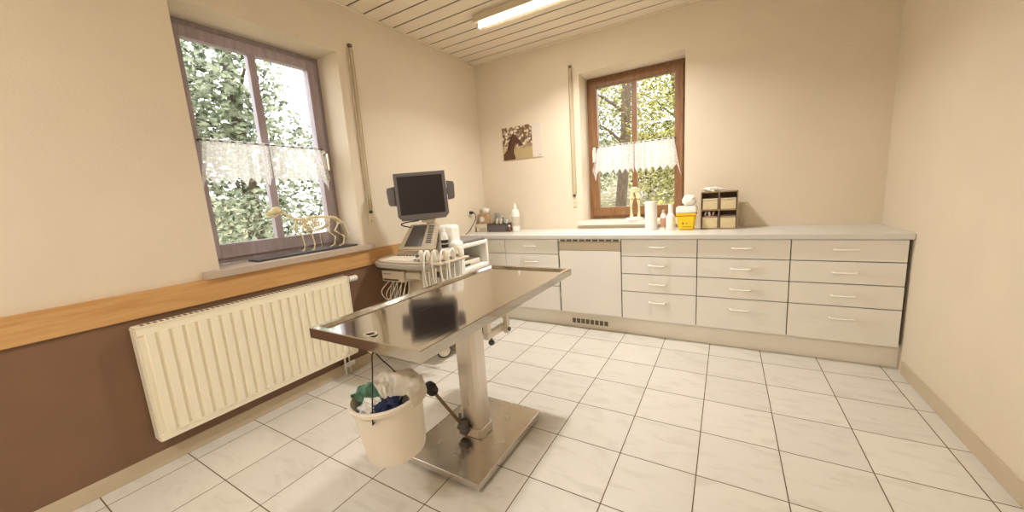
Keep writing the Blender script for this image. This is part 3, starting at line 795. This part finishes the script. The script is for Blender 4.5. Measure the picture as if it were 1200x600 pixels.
    # gel bottle beside the touch panel
    bx, by, bz = .640, -1.545, .8895
    g = thing('gel_bottle', 'white gel bottle with a black label standing beside the touch panel', 'bottle', (bx, by, bz))
    put('bottle', MB().lathe([(0, bz), (.025, bz), (.029, bz+.005), (.029, bz+.135), (.022, bz+.165), (.012, bz+.175), (0, bz+.175)], (bx, by, 0), 28), m_white, g)
    put('cap', MB().lathe([(0, bz+.1755), (.011, bz+.1755), (.010, bz+.19), (.004, bz+.21), (0, bz+.21)], (bx, by, 0), 16), m_white, g)
    lab = put('label', MB().lathe([(.0294, bz+.05), (.0294, bz+.115)], (bx, by, 0), 28), m_black, g)
    put('label_print', MB().lathe([(.0297, bz+.078), (.0297, bz+.090)], (bx, by, 0), 28), m_lgrey, lab)
ultrasound()

# ------------------------------------------------------------------ socket and plug
sp = thing('wall_socket', 'white wall socket on the left wall near the corner', 'socket', (.0005, -.33, 1.11))
put('plate', MB().box(.0005, .010, -.372, -.292, 1.118, 1.198, .004), m_offwhite, sp)
put('insert', MB().lathe([(.021, 0), (.021, .002), (.018, -.003), (0, -.003)], (.0105, -.332, 1.158), 24, Matrix.Rotation(PI/2, 3, 'Y')), m_white, sp)
pc = thing('power_cord', 'black plug with a cord hanging from the socket near the corner', 'power cord', (.03, -.33, .93))
put('plug', MB().tube([(.0135, -.332, 1.158), (.03, -.332, 1.158), (.05, -.332, 1.157), (.058, -.332, 1.155)], [.018, .018, .014, .008], 16, 3), m_black, pc)
put('cord', MB().tube([(.055, -.332, 1.156), (.085, -.335, 1.14), (.095, -.35, 1.08), (.085, -.42, 1.0), (.08, -.48, .95), (.075, -.53, .928)], .0045, 8, 6), m_black, pc)

# ------------------------------------------------------------------ horse print
def horse_print():
    x0, x1, z0, z1, xs = .325, .832, 1.733, 2.098, .713
    root = thing('wall_calendar', 'unframed horse picture with a plain white strip on the back wall', 'picture', ((x0+x1)/2, -.001, z0))
    put('backing', MB().box(x0, x1, -.010, -.001, z0, z1, .001), m_offwhite, root)
    m = M('blossom_print', srgb(150, 120, 90), .5); nt = m.node_tree; N = nt.nodes; L = nt.links; p = N['Principled BSDF']
    tc = N.new('ShaderNodeTexCoord'); v = N.new('ShaderNodeTexNoise'); v.inputs['Scale'].default_value = 34; v.inputs['Detail'].default_value = 3
    L.new(tc.outputs['Object'], v.inputs['Vector'])
    rp = N.new('ShaderNodeValToRGB'); e = rp.color_ramp.elements
    e[0].position = .42; e[0].color = srgb(104, 78, 52); e[1].position = .62; e[1].color = srgb(238, 226, 206); k = e.new(.52); k.color = srgb(160, 132, 100)
    L.new(v.outputs['Fac'], rp.inputs[0])
    # meadow in the lower right of the printed picture
    sx = N.new('ShaderNodeSeparateXYZ'); L.new(tc.outputs['Object'], sx.inputs[0])
    mr = N.new('ShaderNodeMapRange'); L.new(sx.outputs[2], mr.inputs[0]); mr.inputs[1].default_value = .10; mr.inputs[2].default_value = .18
    mx = N.new('ShaderNodeMixRGB'); mx.inputs[1].default_value = srgb(186, 164, 120); L.new(mr.outputs[0], mx.inputs[0]); L.new(rp.outputs[0], mx.inputs[2]); L.new(mx.outputs[0], p.inputs['Base Color'])
    put('photo_print', MB().box(x0+.001, xs, -.0112, -.0101, z0+.001, z1-.001), m, root, smooth=0)
    Mx = Matrix(((1, 0, 0, 0), (0, 0, -1, -.0113), (0, 1, 0, 0), (0, 0, 0, 1)))
    hp = [(.335, 1.735), (.335, 1.80), (.385, 1.85), (.425, 1.92), (.455, 1.975), (.470, 2.02), (.478, 2.035), (.486, 2.012), (.505, 2.000), (.530, 1.975), (.560, 1.935), (.585, 1.905), (.588, 1.885), (.572, 1.872), (.552, 1.880), (.530, 1.905), (.508, 1.918), (.492, 1.900), (.478, 1.86), (.472, 1.81), (.490, 1.76), (.488, 1.735)]
    put('horse', MB().prism(hp, 0, .0008, Mx), M('horse_print', srgb(98, 64, 42), .5, var=.25, scale=14), root, smooth=0)
    mane = [(.385, 1.85), (.41, 1.93), (.452, 2.0), (.466, 2.025), (.470, 1.99), (.445, 1.94), (.43, 1.88), (.41, 1.84)]
    put('mane', MB().prism(mane, .0009, .0014, Mx), M('mane_print', srgb(66, 42, 28), .6), root, smooth=0)
    put('white_strip', MB().box(xs+.0005, x1-.001, -.0112, -.0101, z0+.001, z1-.001), M('strip_paper', srgb(226, 214, 200), .6, var=.06, scale=40, stretch=(6, 1, 1)), root, smooth=0)
    put('caption', MB().box(.79, .818, -.0116, -.0113, 1.752, 1.757), m_grey, root, smooth=0)
horse_print()

# ------------------------------------------------------------------ animal skeleton on the left sill
def bone(mb, a, b, r):
    a, b = Vector(a), Vector(b); d = b-a
    mb.tube([a, a+d*.12, a+d*.3, a+d*.7, a+d*.88, b], [r*1.5, r*1.35, r*.9, r*.9, r*1.3, r*1.45], 8, 2)
def skeleton():
    x = -.075; zb = 1.013
    root = thing('animal_skeleton', 'small standing four-legged animal skeleton on a dark board on the window sill', 'skeleton', (x, -2.2, .9985))
    put('base_board', MB().box(x-.075, x+.055, -2.62, -1.865, .9985, 1.012, .003), m_dgrey, root)
    sp_pts = [(x, -1.975, 1.222), (x, -2.03, 1.243), (x, -2.10, 1.256), (x, -2.18, 1.258), (x, -2.25, 1.25), (x, -2.30, 1.252), (x, -2.36, 1.285), (x, -2.40, 1.315)]
    mb = MB().tube(sp_pts, .0085, 8, 5)
    for k in range(26):
        t = k/25; i = t*(len(sp_pts)-1); j = min(int(i), len(sp_pts)-2); f = i-j
        p = Vector(sp_pts[j])*(1-f)+Vector(sp_pts[j+1])*f
        mb.obox(p+Vector((0, 0, .007)), (.006, .006, .018), None, .002, 1); mb.obox(p, (.020, .006, .007), None, .002, 1)
    put('spine', mb, m_bone, root)
    mb = MB().tube([(x, -1.975, 1.222), (x, -1.945, 1.205), (x+.004, -1.918, 1.165), (x+.006, -1.905, 1.115), (x+.006, -1.902, 1.09)], [.006, .0055, .0045, .0035, .002], 8, 5); put('tail', mb, m_bone, root)
    mb = MB()
    for k in range(14):
        y = -2.06-.0165*k; z = 1.253; hgt = .080+.026*math.sin(k/13*PI); wd = .026+.014*math.sin(k/13*PI)
        for s in (-1, 1):
            mb.tube([(x, y, z), (x+s*wd, y-.004, z-.018), (x+s*wd*1.1, y-.010+.002*k, z-hgt*.6), (x+s*.006, y-.02+.003*k, z-hgt)], .0033, 6, 4)
    mb.tube([(x, -2.10, 1.172), (x, -2.18, 1.158), (x, -2.27, 1.165)], .004, 6, 4)
    put('ribcage', mb, m_bone, root)
    mb = MB()
    for s in (-1, 1): mb.tube([(x+s*.012, -2.02, 1.25), (x+s*.022, -1.99, 1.228), (x+s*.02, -1.955, 1.20), (x+s*.008, -1.945, 1.195)], [.009, .008, .008, .006], 8, 4)
    mb.tube([(x-.02, -1.975, 1.20), (x, -1.97, 1.192), (x+.02, -1.975, 1.20)], .006, 8, 3)
    put('pelvis', mb, m_bone, root)
    for s, dy in ((1, 0), (-1, .045)):
        mb = MB(); X = x+s*.024; hip = (X, -1.985-dy, 1.205); kn = (X, -2.03-dy, 1.14) if s > 0 else (X, -2.005-dy, 1.135); hk = (X, -1.955-dy, 1.085); ft = (X, -1.972-dy, 1.03)
        bone(mb, hip, kn, .005); bone(mb, kn, hk, .0045); bone(mb, hk, ft, .004); bone(mb, ft, (X, -2.005-dy, zb+.004), .004)
        mb.ball((X, -2.005-dy, zb+.005), .007, (1, 1.6, .7)); put('hind_leg', mb, m_bone, root)
    for s, dy in ((1, 0), (-1, .05)):
        mb = MB(); X = x+s*.022; sh = (X, -2.235-dy, 1.245); pt = (X, -2.285-dy*.6, 1.175); el = (X, -2.215-dy, 1.135); wr = (X, -2.205-dy, 1.055)
        mb.tube([sh, (X+.002*s, -2.26-dy*.8, 1.21), pt], [.011, .010, .006], 8, 3); bone(mb, pt, el, .005); bone(mb, el, wr, .0045); bone(mb, wr, (X, -2.215-dy, zb+.008), .004)
        mb.ball((X, -2.225-dy, zb+.005), .008, (1, 1.6, .7)); put('front_leg', mb, m_bone, root)
    mb = MB().ball((x, -2.425, 1.325), .03, (.8, 1.05, .85), None, 3).tube([(x, -2.44, 1.32), (x, -2.47, 1.308), (x, -2.495, 1.300)], [.022, .016, .010], 12, 4)
    mb.tube([(x, -2.415, 1.305), (x, -2.44, 1.285), (x, -2.485, 1.283)], [.006, .006, .005], 8, 4)
    for s in (-1, 1): mb.tube([(x+s*.022, -2.41, 1.318), (x+s*.029, -2.435, 1.312), (x+s*.020, -2.46, 1.310)], .004, 6, 3)
    put('skull', mb, m_bone, root)
    put('support_rod', MB().cyl((x, -2.14, 1.0125), (x, -2.14, 1.155), .0025, n=8), m_chrome, root)
skeleton()

# ------------------------------------------------------------------ joint model on the back sill
def joint_model():
    cx, cy, z = 1.805, .03, .9985
    root = thing('joint_model', 'yellowish anatomical leg joint model on a white base on the back window sill', 'anatomical model', (cx, cy, z))
    put('base', MB().lathe([(0, z), (.088, z), (.09, z+.006), (.086, z+.020), (.03, z+.030), (0, z+.030)], (cx, cy, 0), 40), m_white, root)
    for s in (-1, 1):
        X = cx+s*.036+.006
        mb = MB().tube([(X, cy, z+.0305), (X, cy, z+.05), (X+.002*s, cy, z+.09), (X+.002*s, cy, z+.15), (X-.002*s, cy, z+.185), (X-.004*s, cy, z+.205)], [.017, .014, .0095, .0095, .016, .019], 14, 4)
        put('leg_bone', mb, m_boney, root)
        mb = MB().ball((X-.003*s, cy, z+.225), .026, (1, 1, .85), None, 3, .3, s+2)
        mb.tube([(X-.003*s, cy, z+.235), (cx+s*.022, cy, z+.265), (cx+s*.012+.004, cy, z+.300)], [.020, .016, .020], 12, 4)
        put('thigh_bone', mb, m_boney, root)
    put('hip_piece', MB().ball((cx+.004, cy, z+.300), .036, (1.25, .7, .7), None, 3, .45, 6), m_boney, root)
    mb = MB().tube([(cx+.055, cy+.01, z+.20), (cx+.075, cy+.01, z+.24), (cx+.066, cy+.01, z+.285)], [.006, .008, .006], 8, 4); put('ligament', mb, m_white, root)
joint_model()

# ------------------------------------------------------------------ things on the worktop, right
ZT = .9225
def pr_lathe(name, label, cat, c, parts):
    root = thing(name, label, cat, (c[0], c[1], ZT))
    for n, prof, m in parts: put(n, MB().lathe([(r, ZT+z) for r, z in prof], (c[0], c[1], 0), 32), m, root)
    return root
c = (2.005, -.225)
root = thing('paper_roll', 'tall white paper towel roll standing on the worktop before the window', 'paper roll', (c[0], c[1], ZT))
put('roll', MB().lathe([(.020, ZT), (.051, ZT), (.053, ZT+.003), (.053, ZT+.262), (.051, ZT+.265), (.020, ZT+.265), (.018, ZT+.262), (.018, ZT+.003), (.020, ZT)], (c[0], c[1], 0), 40), m_tissue, root)
put('core', MB().lathe([(.0178, ZT+.001), (.0178, ZT+.266), (.016, ZT+.266), (.016, ZT+.001), (.0178, ZT+.001)], (c[0], c[1], 0), 24), m_beige, root)
m_pink = M('pink_label', srgb(206, 160, 130), .5, var=.3, scale=60)
pr_lathe('small_bottle', 'small white bottle with a pinkish label beside the paper roll', 'bottle', (2.108, -.195), [
    ('bottle', [(0, 0), (.025, 0), (.027, .004), (.027, .125), (.018, .142), (.012, .148), (0, .148)], m_white),
    ('label', [(.0274, .02), (.0276, .02), (.0276, .105), (.0274, .105)], m_pink),
    ('cap', [(0, .1482), (.014, .1482), (.014, .165), (.009, .18), (0, .182)], m_beige)])
root = pr_lathe('spray_bottle', 'white bottle with a tall narrow neck beside the yellow sharps bin', 'bottle', (2.175, -.24), [
    ('bottle', [(0, 0), (.036, 0), (.039, .005), (.039, .105), (.030, .135), (.021, .15), (0, .15)], m_white),
    ('neck', [(0, .1502), (.0195, .1502), (.0195, .222), (.016, .232), (0, .232)], m_white)])
# sharps container
root = thing('sharps_container', 'yellow sharps container with a white lid on the worktop', 'sharps container', (2.305, -.235, ZT))
def taper_box(mb, c, w0, d0, w1, d1, z0, z1, bev=.012):
    b = bmesh.new(); 
    A = [b.verts.new((c[0]+sx*w0/2, c[1]+sy*d0/2, z0)) for sx, sy in ((-1, -1), (1, -1), (1, 1), (-1, 1))]
    B = [b.verts.new((c[0]+sx*w1/2, c[1]+sy*d1/2, z1)) for sx, sy in ((-1, -1), (1, -1), (1, 1), (-1, 1))]
    b.faces.new(A[::-1]); b.faces.new(B)
    for k in range(4): b.faces.new((A[k], A[(k+1) % 4], B[(k+1) % 4], B[k]))
    bmesh.ops.bevel(b, geom=list(b.edges), offset=bev, segments=3, affect='EDGES')
    return mb._add(b)
cs = (2.305, -.235)
bin_ = put('bin', taper_box(MB(), cs, .122, .10, .152, .125, ZT, ZT+.135), m_yellow, root)
put('rim', taper_box(MB(), cs, .160, .132, .163, .135, ZT+.128, ZT+.148, .004), m_yellow, root)
put('lid', taper_box(MB(), cs, .165, .137, .158, .130, ZT+.1485, ZT+.208, .008), m_white, root)
mb = MB()
def face_y(z): return cs[1]-(.05+.0125*(z/.135))-.0012
for (dx, z, wx, hz) in ((-.024, .060, .013, .013), (.006, .056, .010, .006), (.006, .064, .004, .010), (.036, .060, .003, .010)):
    mb.obox((cs[0]+dx, face_y(z), ZT+z), (wx, .0016, hz), Matrix.Rotation(.09, 3, 'X'))
for k in range(7): mb.obox((cs[0]-.026+.0105*k, face_y(.032), ZT+.032), (.0075, .0016, .0045), Matrix.Rotation(.09, 3, 'X'))
put('printed_symbols', mb, m_yellowd, bin_, smooth=0)
single('cotton_ball', MB().ball((2.325, -.235, ZT+.208+.046), .052, (1.1, .9, .95), None, 4, .14, 3), m_tissue, 'white wad of cotton wool on top of the yellow sharps container', 'cotton wool', smooth=60)

# rack with boxes
m_rack = M('rack_brown', srgb(158, 134, 104), .5)
root = thing('box_rack', 'brown two-tier dispenser rack on the worktop right of the sharps container', 'rack', (2.53, -.16, ZT))
X0, X1, Y0, Y1 = 2.414, 2.69, -.235, -.06; Z0, Z1 = ZT, ZT+.320
put('back_panel', MB().box(X0, X1, Y1-.008, Y1, Z0, Z1), m_rack, root)
for x in (X0, (X0+X1)/2-.004, X1-.008): put('side_panel', MB().box(x, x+.008, Y0, Y1-.0085, Z0, Z1, .002), m_rack, root)
for z in (Z0, Z0+.158, Z1-.01):
    for a, b in ((X0+.0085, (X0+X1)/2-.0045), ((X0+X1)/2+.0045, X1-.0085)):
        put('shelf', MB().box(a, b, Y0, Y1-.0085, z, z+.010, .002), m_rack, root)
m_card = M('carton_beige', srgb(222, 204, 160), .6, var=.08, scale=30)
m_cardw = M('carton_print', srgb(222, 190, 170), .6, var=.5, scale=70)
def carton(x0, x1, z0, z1, m, label, flap):
    r = thing('carton', label, 'box', ((x0+x1)/2, Y0+.07, z0))
    put('box', MB().box(x0, x1, Y0+.008, Y1-.02, z0, z1, .002), m, r)
    put('lid', MB().obox(((x0+x1)/2, Y0+.05, z1+.012), (x1-x0, .09, .003), Matrix.Rotation(flap, 3, 'X')), m_cardw, r)
def half(i): return (X0+.014, (X0+X1)/2-.010) if i == 0 else ((X0+X1)/2+.010, X1-.014)
for i, nm in ((0, 'left'), (1, 'right')):
    a, b = half(i)
    carton(a, b, Z0+.0105, Z0+.10, m_card, 'small printed carton in the lower %s slot of the brown rack' % nm, .15)
    r = thing('carton', 'beige carton on the upper %s tier of the brown rack' % nm, 'box', ((a+b)/2, Y0+.07, Z0+.1685))
    put('box', MB().box(a, b, Y0+.008, Y1-.02, Z0+.1685, Z0+.245, .004), m_card, r)
    put('lid', MB().box(a-.001, b+.001, Y0+.007, Y1-.02, Z0+.2455, Z0+.262, .003), m_beige, r)
for k, (m_, lb) in enumerate(((m_cardw, 'printed paper packet at the left in the lower left carton of the rack'), (m_tissue, 'white paper packet in the middle of the lower left carton of the rack'), (m_pink, 'pinkish paper packet at the right in the lower left carton of the rack'))):
    single('paper_packet', MB().obox((X0+.036+.030*k, Y0+.055, Z0+.131), (.016, .05, .036), Matrix.Rotation(.2*(-1)**k, 3, 'Y'), .002, 1), m_, lb, 'packet')
single('white_cloth', MB().ball((2.50, -.15, Z1+.018), .05, (1.5, .8, .35), None, 4, .5, 4), m_tissue, 'folded white gauze lying on top of the brown rack', 'gauze', smooth=60)

# ------------------------------------------------------------------ things on the worktop, left corner
root = thing('dispenser_box', 'cream dispenser box on the worktop in the corner', 'box', (.10, -.19, ZT))
put('box', MB().box(.025, .180, -.25, -.12, ZT, ZT+.092, .006), m_offwhite, root)
put('opening', MB().box(.075, .160, -.2525, -.2505, ZT+.015, ZT+.045, .001), m_beige, root)
m_pack = M('packet_paper', srgb(206, 168, 130), .6, var=.3, scale=40)
root = thing('gauze_packet', 'brown and white gauze packet with a round mark on the cream dispenser box', 'packet', (.115, -.19, ZT+.0925))
put('packet', MB().box(.050, .180, -.23, -.15, ZT+.0925, ZT+.215, .012, 3), m_pack, root)
put('round_mark', MB().lathe([(0, 0), (.032, 0), (.032, .0014), (0, .0014)], (.105, -.2300, ZT+.150), 32, Matrix.Rotation(PI/2, 3, 'X')), m_white, root)
single('gauze_wad', MB().ball((.145, -.19, ZT+.245), .040, (1.0, .8, .8), None, 4, .5, 7), m_tissue, 'crumpled white gauze on top of the brown packet in the corner', 'gauze', smooth=60)
single('folded_leaflet', MB().obox((.080, -.19, ZT+.240), (.05, .03, .042), Matrix.Rotation(.2, 3, 'Y'), .004), m_cardw, 'folded printed leaflet on the brown packet in the corner', 'leaflet')
m_teal = M('teal_pack', srgb(186, 184, 168), .5, var=.35, scale=50)
single('foil_pack', MB().obox((.205, -.06, ZT+.105), (.045, .05, .206), Matrix.Rotation(.06, 3, 'Y'), .006), m_teal, 'grey-green foil pack standing between the dispenser box and the tray', 'packet')
# grey tray with small tubes
root = thing('tray', 'dark grey rectangular tray on the worktop in the corner', 'tray', (.32, -.20, ZT))
x0, x1, y0, y1, z0, z1 = .196, .448, -.262, -.125, ZT, ZT+.092; t = .004
mb = MB().box(x0, x1, y0, y1, z0, z0+t).box(x0, x1, y0, y0+t, z0, z1, .001).box(x0, x1, y1-t, y1, z0, z1, .001).box(x0, x0+t, y0, y1, z0, z1, .001).box(x1-t, x1, y0, y1, z0, z1, .001)
put('basin', mb, m_grey, root)
mb = MB().box(x0-.005, x1+.005, y0-.005, y0+.003, z1-.008, z1+.001, .002).box(x0-.005, x1+.005, y1-.003, y1+.005, z1-.008, z1+.001, .002).box(x0-.005, x0+.003, y0, y1, z1-.008, z1+.001, .002).box(x1-.003, x1+.005, y0, y1, z1-.008, z1+.001, .002)
put('rim', mb, m_dgrey, root)
m_green = M('green_tube', srgb(90, 96, 70), .5); m_orange = M('orange_tube', srgb(190, 140, 90), .5)
tubes = [(.265, -.19, .13, m_white, 'white tube leaning at the left in the grey tray'), (.300, -.165, .118, m_orange, 'orange-brown tube leaning in the grey tray'), (.335, -.205, .135, m_white, 'white tube leaning beside the green one in the grey tray'), (.365, -.175, .155, m_green, 'dark green tube standing in the grey tray'), (.405, -.20, .115, m_tissue, 'short white tube at the right in the grey tray')]
for i, (x, y, h, m, lb) in enumerate(tubes):
    lean = Vector((.018*(-1)**i, .01, 0))
    r = thing('ointment_tube', lb, 'tube', (x, y, ZT+.005))
    b = Vector((x, y, ZT+.0055)); tp = b+lean+Vector((0, 0, h))
    put('tube', MB().tube([b, b.lerp(tp, .6), tp], [.010, .012, .013], 12, 2), m, r)
    put('cap', MB().cyl(tp+Vector((0, 0, .0005)), tp+lean*.1+Vector((0, 0, .016)), .008, .007, 12), m_white, r)
# small bottles and the tall one
pr_lathe('pump_bottle', 'small clear-white bottle with a round top behind the grey tray', 'bottle', (.425, -.075), [
    ('bottle', [(0, 0), (.026, 0), (.028, .004), (.028, .115), (.018, .138), (.010, .145), (0, .145)], m_tissue),
    ('cap', [(0, .1452), (.016, .1452), (.018, .16), (.014, .178), (0, .182)], m_white)])
for i, (x, y, lb) in enumerate(((.472, -.235, 'small reddish-brown vial directly right of the grey tray'), (.503, -.275, 'small reddish-brown vial in front of the tall white bottle'))):
    pr_lathe('vial', lb, 'bottle', (x, y), [('vial', [(0, 0), (.012, 0), (.013, .003), (.013, .050), (.008, .058), (0, .058)], M('amber', srgb(130, 88, 70), .25)), ('cap', [(0, .0582), (.009, .0582), (.009, .074), (0, .075)], m_white)])
pr_lathe('tall_bottle', 'tall white bottle with a narrow spout on the worktop in the corner', 'bottle', (.548, -.205), [
    ('bottle', [(0, 0), (.042, 0), (.046, .005), (.046, .205), (.040, .232), (.020, .250), (0, .250)], m_white),
    ('label', [(.0463, .06), (.0466, .06), (.0466, .165), (.0463, .165)], M('bottle_label', srgb(222, 210, 190), .5, var=.3, scale=60)),
    ('spout', [(0, .2502), (.018, .2502), (.017, .285), (.013, .288), (.012, .310), (0, .314)], m_white)])

# ------------------------------------------------------------------ outside: bank, trees, shrubs
def ground_mat():
    m = M('leaf_litter', srgb(170, 150, 120), .95); nt = m.node_tree; N = nt.nodes; L = nt.links; p = N['Principled BSDF']
    g = N.new('ShaderNodeNewGeometry'); a = N.new('ShaderNodeTexNoise'); a.inputs['Scale'].default_value = 9; a.inputs['Detail'].default_value = 8; a.inputs['Roughness'].default_value = .75
    L.new(g.outputs['Position'], a.inputs['Vector'])
    rp = N.new('ShaderNodeValToRGB'); e = rp.color_ramp.elements
    e[0].position = .36; e[0].color = srgb(92, 80, 62); e[1].position = .64; e[1].color = srgb(236, 230, 218); k = e.new(.47); k.color = srgb(138, 134, 92); k = e.new(.56); k.color = srgb(156, 140, 112)
    L.new(a.outputs['Fac'], rp.inputs[0]); L.new(rp.outputs[0], p.inputs['Base Color']); return m
m_ground = ground_mat()
mb = MB()
def gf(a, b):
    x = -9+18*a; y = .8+11*b
    return Vector((x, y, -.35 + .34*(y-.8) + .25*noise.noise(Vector((x*.6, y*.6, 0)))))
mb.grid(gf, 40, 30); struct('ground_bank', mb, m_ground)
mb = MB()
def gf2(a, b):
    y = .5-9*a; x = -.8-9*b
    return Vector((x, y, -.4 + .28*(-.8-x) + .25*noise.noise(Vector((x*.6, y*.6, 5)))))
mb.grid(gf2, 30, 30); struct('ground_side', mb, m_ground)
def leaf_mat(name, c1, c2):
    m = bpy.data.materials.new(name); m.use_nodes = True; nt = m.node_tree; N = nt.nodes; L = nt.links
    N.remove(N['Principled BSDF']); out = N['Material Output']
    d = N.new('ShaderNodeBsdfDiffuse'); t = N.new('ShaderNodeBsdfTranslucent'); mx = N.new('ShaderNodeMixShader'); mx.inputs[0].default_value = .5
    g = N.new('ShaderNodeNewGeometry'); nz = N.new('ShaderNodeTexNoise'); nz.inputs['Scale'].default_value = 7.0; nz.inputs['Detail'].default_value = 4; L.new(g.outputs['Position'], nz.inputs['Vector'])
    rp = N.new('ShaderNodeValToRGB'); rp.color_ramp.elements[0].position = .38; rp.color_ramp.elements[1].position = .62; rp.color_ramp.elements[0].color = c1; rp.color_ramp.elements[1].color = c2
    L.new(nz.outputs['Fac'], rp.inputs[0]); L.new(rp.outputs[0], d.inputs[0]); L.new(rp.outputs[0], t.inputs[0])
    L.new(d.outputs[0], mx.inputs[1]); L.new(t.outputs[0], mx.inputs[2]); L.new(mx.outputs[0], out.inputs[0]); return m
m_leaf = leaf_mat('leaves_yellow_green', srgb(84, 84, 46), srgb(222, 216, 138))
m_leaf2 = leaf_mat('leaves_grey_green', srgb(74, 84, 64), srgb(200, 206, 180))
m_bark = M('bark', srgb(116, 98, 80), .9, var=.5, scale=12, bump=.8, stretch=(3, 3, .6))
def leaves(blobs, n, size):
    mb = MB(); bm = mb.bm
    for _ in range(n):
        c, r = random.choice(blobs)
        d = Vector((random.gauss(0, 1), random.gauss(0, 1), random.gauss(0, 1))); d.normalize(); p = Vector(c)+Vector((d.x*r[0], d.y*r[1], d.z*r[2]))*random.random()**.4
        a = Vector((random.gauss(0, 1), random.gauss(0, 1), random.gauss(0, .6))).normalized(); b = a.orthogonal().normalized()
        b = (Matrix.Rotation(random.random()*6.28, 3, a) @ b); s = size*random.uniform(.6, 1.3)
        bm.faces.new([bm.verts.new(q) for q in (p-a*s, p+b*s*.45, p+a*s, p-b*s*.45)])
    return mb
def tree(loc, h, r, lean, blobs, n, size, ml, label, branches=7):
    root = thing('tree', label, 'tree', loc); l = Vector(loc)
    top = l+Vector((lean[0], lean[1], h))
    mb = MB().tube([l-Vector((0, 0, .3)), l.lerp(top, .3)+Vector((.04, 0, 0)), l.lerp(top, .65)-Vector((.05, 0, 0)), top], [r*1.25, r, r*.75, r*.3], 12, 5)
    for k in range(branches):
        f = .25+.65*k/branches; p = l.lerp(top, f); a = random.random()*6.28
        q = p+Vector((math.cos(a)*1.0, math.sin(a)*.5, random.uniform(.3, .9)))
        mb.tube([p, p.lerp(q, .5)+Vector((0, 0, .12)), q], [r*.35, r*.2, r*.07], 8, 4)
    put('trunk', mb, m_bark, root)
    put('foliage', leaves([((l.x+c[0], l.y+c[1], l.z+c[2]), rr) for c, rr in blobs], n, size), ml, root, smooth=0)
tree((.90, 2.7, .30), 5.2, .085, (.50, 0), [((-.1, .1, 2.4), (.8, .5, .9)), ((.5, .2, 2.0), (.6, .5, .9)), ((.1, .1, 3.3), (1.0, .6, .9))], 5200, .028, m_leaf, 'leafy tree with a grey-brown trunk seen through the left half of the back window')
tree((1.75, 4.8, 1.0), 5.0, .06, (-.3, .2), [((-.2, 0, .9), (1.2, .6, .8)), ((-.1, 0, 2.1), (1.3, .7, .9))], 11000, .042, m_leaf, 'yellow-green leafy tree seen through the right half of the back window')
tree((-.35, 4.2, .8), 5.0, .06, (.5, .1), [((.2, 0, 1.2), (.9, .7, .8)), ((.3, 0, 2.4), (1.0, .7, .9))], 7000, .042, m_leaf2, 'thin tree farthest left behind the back window')
def shrub(loc, rr, n, size, ml, label):
    root = thing('shrub', label, 'shrub', loc); l = Vector(loc); mb = MB()
    for k in range(6):
        a = k*1.05; mb.tube([l-Vector((0, 0, .2)), l+Vector((math.cos(a)*rr[0]*.4, math.sin(a)*rr[1]*.4, rr[2]*.7)), l+Vector((math.cos(a)*rr[0]*.7, math.sin(a)*rr[1]*.7, rr[2]*1.3))], [.02, .012, .005], 6, 3)
    put('stems', mb, m_bark, root)
    put('foliage', leaves([((l.x, l.y, l.z+rr[2]*.8), rr)], n, size), ml, root, smooth=0)
shrub((1.95, 1.9, .05), (.62, .4, .70), 1500, .035, m_leaf, 'yellow-green shrub low behind the right half of the back window')
shrub((.70, 1.8, .05), (.55, .4, .62), 900, .032, m_leaf2, 'grey-green shrub low behind the left half of the back window')
shrub((-1.9, -1.75, -.1), (.6, .8, .95), 2600, .045, m_leaf2, 'grey-green shrub close outside the left window')
tree((-3.6, -1.0, .35), 4.5, .10, (-.2, .2), [((0, 0, 1.6), (1.0, 1.4, 1.2)), ((.1, -.6, 2.8), (1.0, 1.3, 1.0))], 8000, .06, m_leaf2, 'grey-green tree standing outside the left window')
